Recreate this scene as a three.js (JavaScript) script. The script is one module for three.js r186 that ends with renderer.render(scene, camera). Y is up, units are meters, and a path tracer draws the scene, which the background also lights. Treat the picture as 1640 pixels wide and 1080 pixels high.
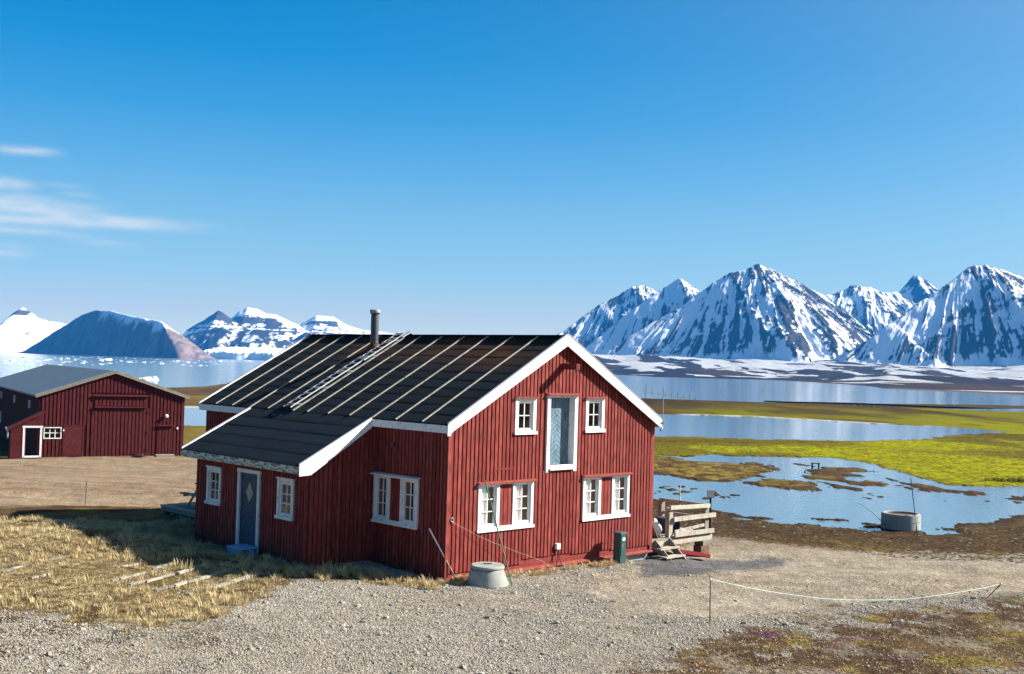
import * as THREE from 'three';
import { mergeGeometries } from 'three/addons/utils/BufferGeometryUtils.js';

// ------------------------------------------------------------------ camera, sky, sun, exposure
const scene = new THREE.Scene();
const EYE = 5.3282, FOCAL = 1841.4, PITCH = 0.024, ROLL = 0.0294;
const camera = new THREE.PerspectiveCamera(2 * Math.atan(540 / FOCAL) * 180 / Math.PI, 1024 / 674, 0.5, 20000);
camera.rotation.order = 'YXZ';
camera.position.set(0, EYE, 0);
camera.rotation.set(PITCH, 0, ROLL);
scene.add(camera);
const renderer = new THREE.WebGLRenderer({ antialias: true });
renderer.toneMapping = THREE.LinearToneMapping;
const EXPOSURE = 3.0;
renderer.toneMappingExposure = EXPOSURE;
renderer.shadowMap.enabled = true;

const SUN = new THREE.Vector3(0.822, 0.55, -0.148).normalize();
const sun = new THREE.DirectionalLight(new THREE.Color(1.0, 0.945, 0.87), 5.0);
sun.position.copy(SUN).multiplyScalar(80).add(new THREE.Vector3(0, 0, -32));
sun.target.position.set(0, 0, -32);
sun.castShadow = true;
sun.shadow.camera.left = -45; sun.shadow.camera.right = 45; sun.shadow.camera.top = 45; sun.shadow.camera.bottom = -45;
sun.shadow.camera.far = 220; sun.shadow.mapSize.set(4096, 4096);
scene.add(sun, sun.target);

// ------------------------------------------------------------------ numbers: seeded random, noise
let seed = 12345;
const rnd = () => { seed = (seed * 1664525 + 1013904223) >>> 0; return seed / 4294967296; };
const rr = (a, b) => a + (b - a) * rnd();
const clamp = (x, a = 0, b = 1) => x < a ? a : x > b ? b : x;
const sst = (a, b, x) => { const t = clamp((x - a) / (b - a)); return t * t * (3 - 2 * t); };
const mix = (a, b, t) => a + (b - a) * t;
function h2(x, y) { let h = Math.imul(x, 374761393) + Math.imul(y, 668265263) | 0; h = Math.imul(h ^ (h >>> 13), 1274126177); h ^= h >>> 16; return (h >>> 0) / 4294967296; }
function vn(x, y) {
  const xi = Math.floor(x), yi = Math.floor(y), fx = x - xi, fy = y - yi;
  const u = fx * fx * (3 - 2 * fx), v = fy * fy * (3 - 2 * fy);
  const a = h2(xi, yi), b = h2(xi + 1, yi), c = h2(xi, yi + 1), d = h2(xi + 1, yi + 1);
  return a + (b - a) * u + (c - a) * v + (a - b - c + d) * u * v;
}
function fbm(x, y, o = 4) { let s = 0, a = 0.5, n = 0; for (let i = 0; i < o; i++) { s += a * vn(x, y); n += a; x = x * 2.03 + 17.1; y = y * 2.03 + 9.7; a *= 0.5; } return s / n; }
// tiling noise for textures
function pvn(x, y, p, q) {
  const xi = Math.floor(x), yi = Math.floor(y), fx = x - xi, fy = y - yi;
  const u = fx * fx * (3 - 2 * fx), v = fy * fy * (3 - 2 * fy), m = (k, n) => ((k % n) + n) % n;
  const a = h2(m(xi, p), m(yi, q)), b = h2(m(xi + 1, p), m(yi, q)), c = h2(m(xi, p), m(yi + 1, q)), d = h2(m(xi + 1, p), m(yi + 1, q));
  return a + (b - a) * u + (c - a) * v + (a - b - c + d) * u * v;
}
function pfbm(x, y, fx, fy, o = 4) { let s = 0, a = 0.5, n = 0; for (let i = 0; i < o; i++) { s += a * pvn(x * fx, y * fy, fx, fy); n += a; fx *= 2; fy *= 2; a *= 0.5; } return s / n; }

// bearing and depression, as surveyed from where the photographer stood, to a point at a known height or a known distance
const CR = Math.cos(ROLL), SR = Math.sin(ROLL), CP = Math.cos(PITCH), SP = Math.sin(PITCH);
function ray(px, py) { const X = px - 820, Y = py - 540, a = (X * CR + Y * SR) / FOCAL, b = -(-X * SR + Y * CR) / FOCAL; return [a, b * CP + SP, -(CP - b * SP)]; }
function onLevel(px, py, h) { const d = ray(px, py), t = (h - EYE) / d[1]; return [d[0] * t, d[2] * t]; }
function atDist(px, py, D) { const d = ray(px, py), t = -D / d[2]; return [d[0] * t, EYE + d[1] * t, -D]; }

// ------------------------------------------------------------------ sky
{
  const W = 3072, H = 1536, data = new Float32Array(W * H * 4);
  const stops = [ // elevation in degrees, linear radiance
    [0, .845, .917, .688], [1, .787, .865, .680], [1.8, .721, .793, .669], [2.4, .655, .736, .669], [3.1, .573, .723, .657], [4.1, .455, .69, .686], [5, .372, .635, .713], [6.1, .30, .59, .732], [9.1, .146, .452, .739], [12, .05, .345, .69], [14.8, .012, .278, .635], [17.4, .002, .236, .585], [30, .003, .15, .40], [55, .002, .085, .27], [90, .002, .07, .22]];
  const streaks = [ // azimuth (deg right of view axis), elevation, half length, half thickness, strength
    [-23.3, 9.1, 1.6, .18, .5], [-24.3, 7.5, 1.6, .24, .55], [-21, 6.35, 6.0, .2, .5], [-22.5, 6.05, 5.4, .2, .6], [-23, 6.7, 3.6, .22, .45], [-20, 6.0, 4.6, .1, .4], [-23.8, 5.45, 3.4, .14, .6], [-19.8, 5.15, 1.8, .14, .3], [-24.2, 4.45, 1.5, .16, .45], [-24, 4.75, 1.2, .1, .3], [-21.5, 7.65, 1.0, .1, .2], [-20.8, 7.3, 1.2, .1, .2], [-24, 6.9, 3, .2, .3]];
  for (let k = 0; k < 26; k++) streaks.push([rr(35, 325), rr(4, 13), rr(2, 8), rr(.2, .8), rr(.2, .6)]);
  for (let j = 0; j < H; j++) {
    const el = (j + .5) / H * 180 - 90;
    let c = [.2, .25, .3];
    if (el > 0) { let i = 0; while (i < stops.length - 2 && stops[i + 1][0] < el) i++; const a = stops[i], b = stops[i + 1], t = clamp((el - a[0]) / (b[0] - a[0])); c = [1, 2, 3].map((n) => mix(a[n], b[n], t)); }
    for (let i = 0; i < W; i++) {
      const lon = (i + .5) / W * 360 - 180;         // atan2(z, x)
      const o = (j * W + i) * 4;
      let [r, g, b] = c;
      if (el > 0) { // clear air is brighter towards the sun
        const ce = Math.cos(el * Math.PI / 180), th = Math.acos(clamp(ce * Math.cos(lon * Math.PI / 180) * SUN.x + Math.sin(el * Math.PI / 180) * SUN.y + ce * Math.sin(lon * Math.PI / 180) * SUN.z, -1, 1)) * 180 / Math.PI, t4 = clamp((105 - th) / 67) ** 4;
        r += .42 * t4; g += .42 * t4; b += .34 * t4;
      }
      if (el > 2.5 && el < 15) {
        let az = lon + 90; if (az > 180) az -= 360;
        let cl = 0;
        for (const s of streaks) {
          let da = az - s[0]; if (da > 180) da -= 360; if (da < -180) da += 360;
          if (Math.abs(da) > s[2] * 1.5) continue;
          const wob = (fbm(az * .35 + s[1] * 7, s[0]) - .5) * s[3] * 1.6;
          const de = (el - s[1] - wob + da * .01) / s[3];
          if (de > 3 || de < -3) continue;
          const n = fbm(az * .7 + 40 + el * .5, el * 11 + s[0], 5);
          cl += s[4] * Math.exp(-de * de * 1.1) * sst(1.35, .2, Math.abs(da) / s[2]) * (.35 + .65 * sst(.2, .7, n)) * 1.3;
        }
        cl = Math.min(cl * 1.2, .8); r = mix(r, .84, cl); g = mix(g, .86, cl); b = mix(b, .80, cl);
      }
      data[o] = r / EXPOSURE; data[o + 1] = g / EXPOSURE; data[o + 2] = b / EXPOSURE; data[o + 3] = 1;
    }
  }
  const sky = new THREE.DataTexture(data, W, H, THREE.RGBAFormat, THREE.FloatType);
  sky.mapping = THREE.EquirectangularReflectionMapping; sky.magFilter = THREE.LinearFilter; sky.needsUpdate = true;
  scene.background = sky; scene.environment = sky; scene.backgroundIntensity = 1; scene.environmentIntensity = 1;
}
scene.fog = new THREE.FogExp2(new THREE.Color(0.03, 0.36, 1.0), 0.000055);

// ------------------------------------------------------------------ naming, tagging
const taken = {};
function numbered(n) { const k = taken[n] = (taken[n] ?? -1) + 1; return k ? n + '_' + String(k).padStart(3, '0') : n; }
function tag(o, label, category, group) { o.userData.label = label; o.userData.category = category; if (group) o.userData.group = group; return o; }
function thing(name, label, category, pos = [0, 0, 0], turn = 0, group) {
  const o = new THREE.Group(); o.name = numbered(name); o.position.set(...pos); o.rotation.y = turn; scene.add(o); return tag(o, label, category, group);
}
function obj(name, geo, m, parent) {
  const g = Array.isArray(geo) ? mergeGeometries(geo.map((q) => q.index ? q.toNonIndexed() : q)) : geo;
  const o = new THREE.Mesh(g, m); o.name = parent ? name : numbered(name); o.castShadow = o.receiveShadow = true; (parent || scene).add(o); return o;
}
function struct(o) { o.userData.kind = 'structure'; return o; }
function stuff(o) { o.userData.kind = 'stuff'; return o; }

// ------------------------------------------------------------------ geometry helpers (uv in metres)
function faces8(v, off = rnd() * 7) { // 8 corners: bottom 0-3 (x0z0,x1z0,x1z1,x0z1), top 4-7
  const q = [[0, 1, 2, 3], [7, 6, 5, 4], [3, 2, 6, 7], [1, 0, 4, 5], [2, 1, 5, 6], [0, 3, 7, 4]], pos = [], uv = [];
  q.forEach((f, n) => {
    for (const k of [0, 1, 2, 0, 2, 3]) { const p = v[f[k]]; pos.push(...p); const s = n < 2 ? [p[0], p[2]] : n < 4 ? [p[0], p[1]] : [p[2], p[1]]; uv.push(s[0] + off, s[1] + off * 1.7); }
  });
  const g = new THREE.BufferGeometry();
  g.setAttribute('position', new THREE.Float32BufferAttribute(pos, 3)); g.setAttribute('uv', new THREE.Float32BufferAttribute(uv, 2)); g.computeVertexNormals(); return g;
}
function bx(x0, x1, y0, y1, z0, z1) { return faces8([[x0, y0, z0], [x1, y0, z0], [x1, y0, z1], [x0, y0, z1], [x0, y1, z0], [x1, y1, z0], [x1, y1, z1], [x0, y1, z1]]); }
function prism(x0, x1, b0, b1, t0, t1, z0, z1) { return faces8([[x0, b0, z0], [x1, b1, z0], [x1, b1, z1], [x0, b0, z1], [x0, t0, z0], [x1, t1, z0], [x1, t1, z1], [x0, t0, z1]]); }
function beam(a, b, w, h, up = [0, 1, 0]) { // a bar of width w and height h from a to b
  const A = new THREE.Vector3(...a), B = new THREE.Vector3(...b), L = A.distanceTo(B), z = B.clone().sub(A).normalize(), U = new THREE.Vector3(...up);
  if (Math.abs(U.dot(z)) > .98) U.set(1, 0, 0);
  const x = new THREE.Vector3().crossVectors(U, z).normalize(), y = new THREE.Vector3().crossVectors(z, x);
  const g = bx(-w / 2, w / 2, -h / 2, h / 2, 0, L); g.applyMatrix4(new THREE.Matrix4().makeBasis(x, y, z).setPosition(A)); return g;
}
function tube(pts, r, seg = 24, rad = 8) { const g = new THREE.TubeGeometry(new THREE.CatmullRomCurve3(pts.map((p) => new THREE.Vector3(...p))), seg, r, rad); return g.toNonIndexed(); }
function lathe(prof, seg = 28) { return new THREE.LatheGeometry(prof.map((p) => new THREE.Vector2(...p)), seg).toNonIndexed(); }
function extr(points, depth, holes = []) { // shape in xy, from z = -depth to 0
  const s = new THREE.Shape(points.map((p) => new THREE.Vector2(...p)));
  for (const [x0, x1, y0, y1] of holes) s.holes.push(new THREE.Path([[x0, y0], [x0, y1], [x1, y1], [x1, y0]].map((p) => new THREE.Vector2(...p))));
  const g = new THREE.ExtrudeGeometry(s, { depth, bevelEnabled: false }); g.translate(0, 0, -depth); return g;
}
function rock(r, k, detail = 1, flat = .7) { // an uneven stone
  const g = new THREE.IcosahedronGeometry(r, detail), p = g.attributes.position;
  for (let i = 0; i < p.count; i++) {
    const x = p.getX(i) / r, y = p.getY(i) / r, z = p.getZ(i) / r;
    const f = .72 + .55 * vn(x * 1.6 + k * 13.7 + 5, y * 1.6 + z * 1.9 + k * 3.1 + 9);
    p.setXYZ(i, x * r * f * 1.1, y * r * f * flat, z * r * f);
  }
  g.computeVertexNormals(); return g;
}

// ------------------------------------------------------------------ textures and materials
function tex(w, h, fn, srgb = true) {
  const d = new Uint8Array(w * h * 4);
  for (let j = 0; j < h; j++) for (let i = 0; i < w; i++) { const c = fn(i / w, j / h), o = (j * w + i) * 4; d[o] = clamp(c[0]) * 255; d[o + 1] = clamp(c[1]) * 255; d[o + 2] = clamp(c[2]) * 255; d[o + 3] = 255; }
  const t = new THREE.DataTexture(d, w, h, THREE.RGBAFormat); t.wrapS = t.wrapT = THREE.RepeatWrapping; t.magFilter = THREE.LinearFilter; t.minFilter = THREE.LinearMipmapLinearFilter; t.generateMipmaps = true;
  if (srgb) t.colorSpace = THREE.SRGBColorSpace; t.needsUpdate = true; return t;
}
const grey = (v) => [v, v, v];
const grainTex = tex(512, 512, (x, y) => { const s = pfbm(x, y, 48, 3, 3), m = pfbm(x, y, 6, 4, 4), k = pvn(x * 128, y * 8, 128, 8); const w = sst(.60, .74, pfbm(x + .4, y, 14, 2, 4)); return grey(.78 + .24 * (s - .5) + .30 * (m - .5) + .1 * (k - .5) + .08 * w); });
const grainBump = tex(512, 512, (x, y) => grey(.5 + .7 * (pfbm(x, y, 64, 3, 3) - .5) + .3 * (pfbm(x, y, 8, 8, 3) - .5)), false);
const paintTex = tex(512, 512, (x, y) => { const m = pfbm(x, y, 5, 5, 5), f = pfbm(x, y, 40, 12, 3), chip = sst(.66, .70, pfbm(x + .3, y, 18, 10, 4)); const v = .93 + .08 * (m - .5) + .05 * (f - .5); return [v - .10 * chip, v - .11 * chip, v - .13 * chip]; });
const peelTex = tex(512, 512, (x, y) => { const m = pfbm(x, y, 9, 26, 5), f = pfbm(x, y, 40, 90, 3), t = sst(.40, .50, m + .45 * (f - .5)); return [mix(.40, .78, t) + .16 * (f - .5), mix(.40, .79, t) + .16 * (f - .5), mix(.36, .76, t) + .16 * (f - .5)]; });
const oldWoodTex = tex(512, 512, (x, y) => { const s = pfbm(x, y, 40, 3, 4), m = pfbm(x, y, 5, 5, 4); const v = .76 + .3 * (s - .5) + .26 * (m - .5); return [v, v * .98, v * .94]; });
const feltTex = tex(1024, 1024, (x, y) => { const m = pfbm(x, y, 5, 7, 5), f = pvn(x * 300, y * 300, 300, 300), s = pfbm(x, y, 3, 40, 3); const v = .62 + .35 * (m - .5) + .16 * (f - .5) + .22 * (s - .5); return grey(v); });
const feltBump = tex(512, 512, (x, y) => grey(.5 + .6 * (pfbm(x, y, 6, 14, 4) - .5)), false);
const concTex = tex(512, 512, (x, y) => { const m = pfbm(x, y, 6, 6, 5), f = pvn(x * 170, y * 170, 170, 170); return grey(.82 + .32 * (m - .5) + .1 * (f - .5)); });
const groundTex = tex(2048, 2048, (x, y) => { // fine pebble and soil speckle, 6 m a side
  const a = pvn(x * 190, y * 190, 190, 190), b = pvn(x * 420 + .4, y * 420, 420, 420), c = pfbm(x, y, 14, 14, 4), d = pvn(x * 900, y * 900, 900, 900);
  const peb = sst(.55, .85, a) * .22 - sst(.42, .16, b) * .26;
  const v = .74 + peb + .2 * (c - .5) + .18 * (d - .5); return [v, v * .995, v * .985];
});
const groundBump = tex(1024, 1024, (x, y) => { const a = pvn(x * 95, y * 95, 95, 95), b = pvn(x * 210 + .4, y * 210, 210, 210); return grey(.35 + .4 * sst(.4, .8, a) + .3 * (b - .5)); }, false);
const rippleBump = tex(512, 512, (x, y) => grey(pfbm(x, y, 8, 16, 5)), false);

const lin = (r, g, b) => new THREE.Color().setRGB(r, g, b);
const mat = (c, o = {}) => new THREE.MeshPhysicalMaterial({ color: lin(...c), roughness: .8, metalness: 0, specularIntensity: o.roughness !== undefined && o.roughness < .6 ? 1 : .3, ...o });
const M = {};
const redTones = [[.335, .058, .045], [.295, .046, .036], [.36, .070, .055], [.27, .041, .032], [.315, .062, .048]];
M.red = redTones.map((c) => mat(c, { map: grainTex, bumpMap: grainBump, bumpScale: .002, roughness: .72 }));
M.redUnder = mat([.315, .055, .043], { map: grainTex, bumpMap: grainBump, bumpScale: .002, roughness: .78 });
M.barn = [[.125, .018, .020], [.11, .0155, .0175], [.135, .021, .022]].map((c) => mat(c, { map: grainTex, roughness: .75 }));
M.barnUnder = mat([.123, .018, .0198], { map: grainTex, roughness: .8 });
M.white = mat([.80, .80, .78], { map: paintTex, roughness: .6 });
M.peel = mat([.85, .86, .82], { map: peelTex, roughness: .85 });
M.batten = mat([.52, .51, .48], { map: oldWoodTex, roughness: .85 });
M.oldWood = mat([.62, .58, .50], { map: oldWoodTex, bumpMap: grainBump, bumpScale: .004, roughness: .9 });
M.greyWood = mat([.38, .36, .32], { map: oldWoodTex, roughness: .9 });
M.brownWood = mat([.26, .17, .11], { map: oldWoodTex, roughness: .9 });
M.paleWood = mat([.66, .63, .56], { map: oldWoodTex, roughness: .9 });
M.blueDoor = [[.21, .33, .41], [.19, .30, .38], [.23, .35, .43]].map((c) => mat(c, { map: grainTex, roughness: .6 }));
M.deepBlue = [[.012, .075, .15], [.010, .066, .135], [.015, .082, .16]].map((c) => mat(c, { map: grainTex, roughness: .55 }));
M.felt = [[.007, .025, .043], [.006, .023, .040], [.008, .027, .046]].map((c) => mat(c, { map: feltTex, bumpMap: feltBump, bumpScale: .002, roughness: .95 }));
M.glass = new THREE.MeshPhysicalMaterial({ color: 0xffffff, transmission: 1, thickness: 0, roughness: .02, ior: 1.5 });
M.curtain = mat([.72, .71, .68], { roughness: .95, side: THREE.DoubleSide });
M.brownCurtain = mat([.16, .09, .05], { roughness: .95, side: THREE.DoubleSide });
M.dark = mat([.02, .02, .022], { roughness: .9 });
M.steel = mat([.045, .052, .06], { roughness: .5, metalness: .1 });
M.steelPale = mat([.26, .27, .28], { roughness: .45, metalness: .3 });
M.rust = mat([.15, .065, .035], { map: concTex, roughness: .9 });
M.alu = mat([.40, .40, .40], { roughness: .5, metalness: .3 });
M.conc = mat([.42, .43, .39], { map: concTex, roughness: .9 });
M.concDark = mat([.30, .34, .32], { map: concTex, roughness: .9 });
M.green = mat([.016, .06, .055], { roughness: .45 });
M.poleGreen = mat([.02, .12, .05], { roughness: .5 });
M.poleWhite = mat([.75, .78, .72], { roughness: .5 });
M.blueBox = mat([.16, .34, .52], { roughness: .5 });
M.rope = mat([.62, .76, .68], { roughness: .9 });
M.ropePale = mat([.42, .36, .29], { roughness: .9 });
M.redSled = mat([.28, .018, .022], { roughness: .4 });
M.barnRoof = mat([.15, .19, .22], { map: concTex, roughness: .45, metalness: .25 });
M.stake = mat([.12, .075, .045], { roughness: .85 });

// ------------------------------------------------------------------ the lie of the land
const POND = -0.6, SEA = -8, LPOND = -2.6, HOUSE_YAW = 0.7736, HX = -1.483, HZ = -28.372;
const HC = Math.cos(HOUSE_YAW), HS = Math.sin(HOUSE_YAW);
const toHouse = (x, z) => { const dx = x - HX, dz = z - HZ; return [dx * HC - dz * HS, -dx * HS - dz * HC]; };   // along the gable (u), along the length (v)
const fromHouse = (u, v) => [HX + u * HC - v * HS, HZ - u * HS - v * HC];
function zone(list, level) {
  const p = list.map(([a, b]) => onLevel(a, b, level));
  let x0 = 1e9, x1 = -1e9, z0 = 1e9, z1 = -1e9;
  for (const [x, z] of p) { x0 = Math.min(x0, x); x1 = Math.max(x1, x); z0 = Math.min(z0, z); z1 = Math.max(z1, z); }
  const reach = Math.max(8, (z1 - z0) * .4);
  return (x, z) => { // signed distance, positive inside; far outside only a bound
    if (x < x0 - reach || x > x1 + reach || z < z0 - reach || z > z1 + reach) return -reach;
    let d = 1e18, inside = false;
    for (let i = 0, j = p.length - 1; i < p.length; j = i++) {
      const [ax, az] = p[j], [cx, cz] = p[i], ex = cx - ax, ez = cz - az, wx = x - ax, wz = z - az;
      const t = clamp((wx * ex + wz * ez) / (ex * ex + ez * ez)), qx = wx - ex * t, qz = wz - ez * t; d = Math.min(d, qx * qx + qz * qz);
      if ((az > z) !== (cz > z) && x < (cx - ax) * (z - az) / (cz - az) + ax) inside = !inside;
    }
    d = Math.sqrt(d); return inside ? d : -d;
  };
}
const Z = {
  near: zone([[900, 728], [1046, 728], [1100, 733], [1150, 728], [1240, 732], [1330, 733], [1390, 741], [1430, 753], [1470, 765], [1520, 777], [1560, 779], [1640, 778], [1800, 782], [1800, 812], [1640, 824], [1580, 836], [1530, 841], [1481, 850], [1440, 853], [1383, 852], [1340, 846], [1290, 840], [1217, 829], [1148, 820], [1110, 808], [1046, 799], [900, 785]], POND),
  far: zone([[880, 661], [1054, 663.5], [1209, 668], [1398, 679], [1511, 684], [1590, 689], [1632, 692], [1530, 698], [1473, 704], [1398, 707], [1247, 705], [1046, 699], [880, 693]], POND),
  marsh: zone([[1290, 738], [1390, 742], [1440, 756], [1500, 776], [1640, 780], [1760, 782], [1760, 800], [1640, 800], [1500, 794], [1380, 778], [1290, 765]], POND),
  isle: [
    [[900, 727], [1046, 727], [1075, 734], [1110, 739], [1160, 743], [1215, 742], [1254, 752], [1235, 758], [1205, 767], [1165, 771], [1135, 772], [1110, 768], [1070, 761], [1046, 758], [900, 750]],
    [[1185, 775], [1215, 768], [1285, 772], [1312, 778], [1308, 786], [1262, 784], [1217, 780]],
    [[1320, 773], [1400, 785], [1380, 787], [1330, 782]], [[1392, 791], [1432, 797], [1400, 799]], [[1485, 799], [1545, 804], [1515, 806]],
    [[1290, 829], [1357, 832], [1357, 836], [1300, 835]], [[1380, 839], [1440, 837], [1440, 847], [1385, 846]], [[1410, 773], [1500, 782], [1562, 789], [1545, 792], [1480, 787]],
    [[1148, 727], [1300, 729], [1310, 732], [1160, 731]], [[1575, 800], [1660, 806], [1660, 809], [1580, 803]]].map((p) => zone(p, POND)),
  reeds: [[[1046, 783], [1075, 778], [1105, 778], [1118, 786], [1080, 794], [1055, 792]], [[1118, 788], [1150, 787], [1188, 790], [1172, 799], [1130, 800]]].map((p) => zone(p, POND)),
  puddle: [[[1217, 833], [1255, 832], [1290, 838], [1270, 841], [1235, 838]], [[1483, 849], [1530, 851], [1536, 855], [1488, 857]], [[1500, 842], [1528, 842], [1526, 846], [1505, 846]], [[1165, 829], [1215, 833], [1190, 834]]].map((p) => zone(p, POND)),
  leftPond: zone([[200, 653], [330, 653], [420, 653], [420, 691], [330, 692], [200, 692]], LPOND),
  moss: zone([[900, 695], [1046, 701], [1247, 706], [1398, 708], [1473, 705], [1530, 698], [1640, 688], [1800, 686], [1800, 786], [1640, 780], [1560, 780], [1520, 778], [1470, 766], [1430, 754], [1390, 742], [1330, 734], [1240, 733], [1150, 729], [1046, 732], [900, 730]], POND),
  grass: zone([[-120, 832], [30, 830], [100, 826], [200, 822], [330, 815], [420, 850], [430, 895], [470, 909], [560, 916], [640, 922], [705, 930], [690, 944], [560, 931], [470, 932], [430, 945], [395, 968], [370, 990], [300, 1003], [220, 1010], [130, 1000], [60, 985], [-80, 985]], 0),
  tundra: zone([[1040, 1100], [1141, 1029], [1205, 1009], [1322, 993], [1383, 975], [1503, 969], [1640, 957], [1800, 955], [1800, 1200], [900, 1200]], 0),
  dirt: zone([[1020, 905], [1043, 895], [1145, 847], [1285, 864], [1436, 881], [1640, 901], [1800, 910], [1800, 952], [1640, 948], [1503, 957], [1383, 964], [1322, 980], [1205, 990], [1141, 1003], [1010, 990], [960, 955], [980, 925]], -.15),
  slate: zone([[1022, 893], [1060, 882], [1150, 884], [1268, 886], [1240, 898], [1180, 914], [1100, 927], [1040, 925], [1018, 910]], -.2),
  court: zone([[-160, 712], [330, 708], [335, 812], [250, 832], [150, 828], [60, 832], [-160, 834]], -.6),
  soil: zone([[-80, 980], [60, 985], [130, 1000], [240, 1010], [330, 1000], [345, 1040], [260, 1075], [150, 1100], [-80, 1120]], 0),
};
const ctl = [[-11.3, -31.6, .45], [-9.8, -30.5, .35], [-8.2, -29.7, .22], [-13.8, -33.3, .28], [-12.5, -30, .42], [-10.5, -28, .28], [-9, -26, .14], [-14, -28, .35], [-8.9, -33.2, .01], [-7.4, -31.2, .02], [-5.2, -28.2, .04], [-7, -26, .08], [0, -18, .05], [-9, -20, .05], [9, -20, 0], [-1.5, -28.4, -.02], [-6, -29, .12], [-9, -33, .03], [-15, -36, .05], [-12, -37.5, -.02], [3, -31.5, -.12], [4.3, -34, -.27], [6.5, -36, -.47], [5, -30, -.14], [4.3, -24.3, 0], [12, -28.6, -.1], [14.7, -40.5, -.46], [10, -38, -.42], [8, -44, -.48], [20, -44, -.48], [-20, -38, -.15], [-14, -45, -.45], [-26, -76, -1.57], [-12, -60, -1.15], [-30, -72, -1.57], [-20, -78, -1.6], [-40, -78, -1.6], [16, -32, -.2], [-1, -40, -.2], [2, -48, -.4]];
function nearLevel(x, z) { let s = 0, w = 0; for (const [cx, cz, h] of ctl) { const d = (x - cx) ** 2 + (z - cz) ** 2 + .6, k = 1 / (d * d); s += k * h; w += k; } return s / w; }
const shoreN = [[-200, 622], [200, 621], [290, 620], [330, 619], [361, 615], [372, 611], [420, 609], [560, 622], [800, 634], [1046, 641], [1209, 644.6], [1322, 646], [1640, 650], [1850, 652]].map(([a, b]) => { const [x, z] = onLevel(a, b, SEA); return [x / -z, Math.hypot(x, z)]; });
const shoreF = [[860, 596.5], [981, 600], [1050, 604], [1240, 609], [1383, 618], [1420, 623], [1526, 628], [1640, 634], [1850, 645]].map(([a, b]) => { const [x, z] = onLevel(a, b, SEA); return [x / -z, Math.hypot(x, z)]; });
const along = (t, a) => { if (a <= t[0][0]) return t[0][1]; for (let i = 1; i < t.length; i++) if (a <= t[i][0]) return mix(t[i - 1][1], t[i][1], (a - t[i - 1][0]) / (t[i][0] - t[i - 1][0])); return t[t.length - 1][1]; };
const G = { y: 0, water: 0 };                                      // water: metres inside the nearest pond edge (negative on land)
function land(x, z) {
  const r = Math.hypot(x, z), front = z < -1, a = front ? x / -z : 0, side = Math.abs(Math.atan2(x, -z));
  let h; G.water = -99; G.far = 0; G.shore = 99; G.pond2 = 0;
  if (r < 110) h = nearLevel(x, z);
  if (r > 85) {
    const right = sst(-.16, .02, a), rn = along(shoreN, a) * (1 + .02 * (fbm(a * 30, 3) - .5)), t = (r - 165) / (rn - 165);
    let hf = t < 0 ? mix(mix(-1.6, -2.2, clamp((r - 90) / 60)), -.42, right) : mix(mix(-2.2, -.45, right), SEA, Math.min(t, 1));
    hf += (fbm(x * .03, z * .03, 4) - .5) * clamp((r - 160) / 200) * 1.1 * clamp(1.4 - t, 0, 1);
    if (t > 1) hf = SEA - Math.min(6, (r - rn) * .06);
    G.shore = rn - r;
    const rf = along(shoreF, a) * (1 + .012 * (fbm(a * 60, 8) - .5));
    if (r > rf - 150) {
      const k = clamp((r - rf) / (3700 - rf), -.2, 1.0), lift = sst(-.02, .06, a);
      let hk = r < rf ? SEA - (rf - r) * .04 : SEA + 1.2 * sst(0, 40, r - rf) + 50 * Math.pow(Math.max(k, 0), 1.6) + sst(.12, .4, k) * 24 * (fbm(x * .009, z * .004, 5) - .45);
      hf = Math.max(hf, mix(SEA - 6, hk, lift)); G.far = r > rf ? Math.max(k, 0) + 1e-3 : 0;
    }
    if (side > .62) hf = mix(hf, .004 * r - .5, sst(.62, .9, side));
    h = r < 110 ? mix(h, hf, sst(85, 110, r)) : hf;
  }
  // lumps and ruts
  const near = sst(220, 40, r);
  h += near * ((fbm(x * .55, z * .55, 3) - .5) * .10 + (fbm(x * 2.4, z * 2.4, 3) - .5) * .05);
  // ponds: the bank dips below the water along a surveyed shoreline
  if (front && r < 230 && x > -4) {
    const wob = (fbm(x * .6 + 3, z * .3, 4) - .5) * 2.2 + (fbm(x * 1.9, z * .9 + 7, 3) - .5) * 1.5 + (fbm(x * 5, z * 2.2 + 7, 2) - .5) * .8, wn = wob * clamp(r / 55);
    let w = Z.near(x, z) + wn * .55; w = Math.max(w, Z.far(x, z) + wn * 1.4);
    for (const f of Z.isle) w = Math.min(w, -(f(x, z) + wn * .9 + (fbm(x * 4.5, z * 2.2 + 3, 2) - .5) * .8));
    for (const f of Z.reeds) { const s = f(x, z); if (s > -.5) w = Math.min(w, .12 - (fbm(x * 2.6, z * 1.2 + 31, 3) - .50) * 3 * sst(-.5, .8, s)); }
    for (const f of Z.puddle) w = Math.max(w, f(x, z) + wn * .25);
    const m = Z.marsh(x, z); if (m > -2) w = Math.min(w, .3 - (fbm(x * .8 + 11, z * .32 + 5, 5) - .545) * 7 * sst(-2, 2, m));
    G.water = w;
    if (w > -7) {
      if (w > 0) h = POND - .03 - Math.min(.35, w * .12);
      else h = Math.max(POND + .012 + Math.min(.05, -w * .1), mix(POND + .02, Math.max(h, POND + .05), sst(0, 7, -w)));
    }
    if (w <= 0) h = mix(h, Math.max(h, POND + .012), sst(3, 6, x));
  }
  if (front && x < -8 && r > 95 && r < 210) { const w = Z.leftPond(x, z) + (fbm(x * .2, z * .2, 3) - .5) * 5; G.water = w; h = w > 0 ? LPOND - .3 : Math.max(h, LPOND + .02); }
  G.y = h; return h;
}
const ground = (x, z) => land(x, z);

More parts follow.
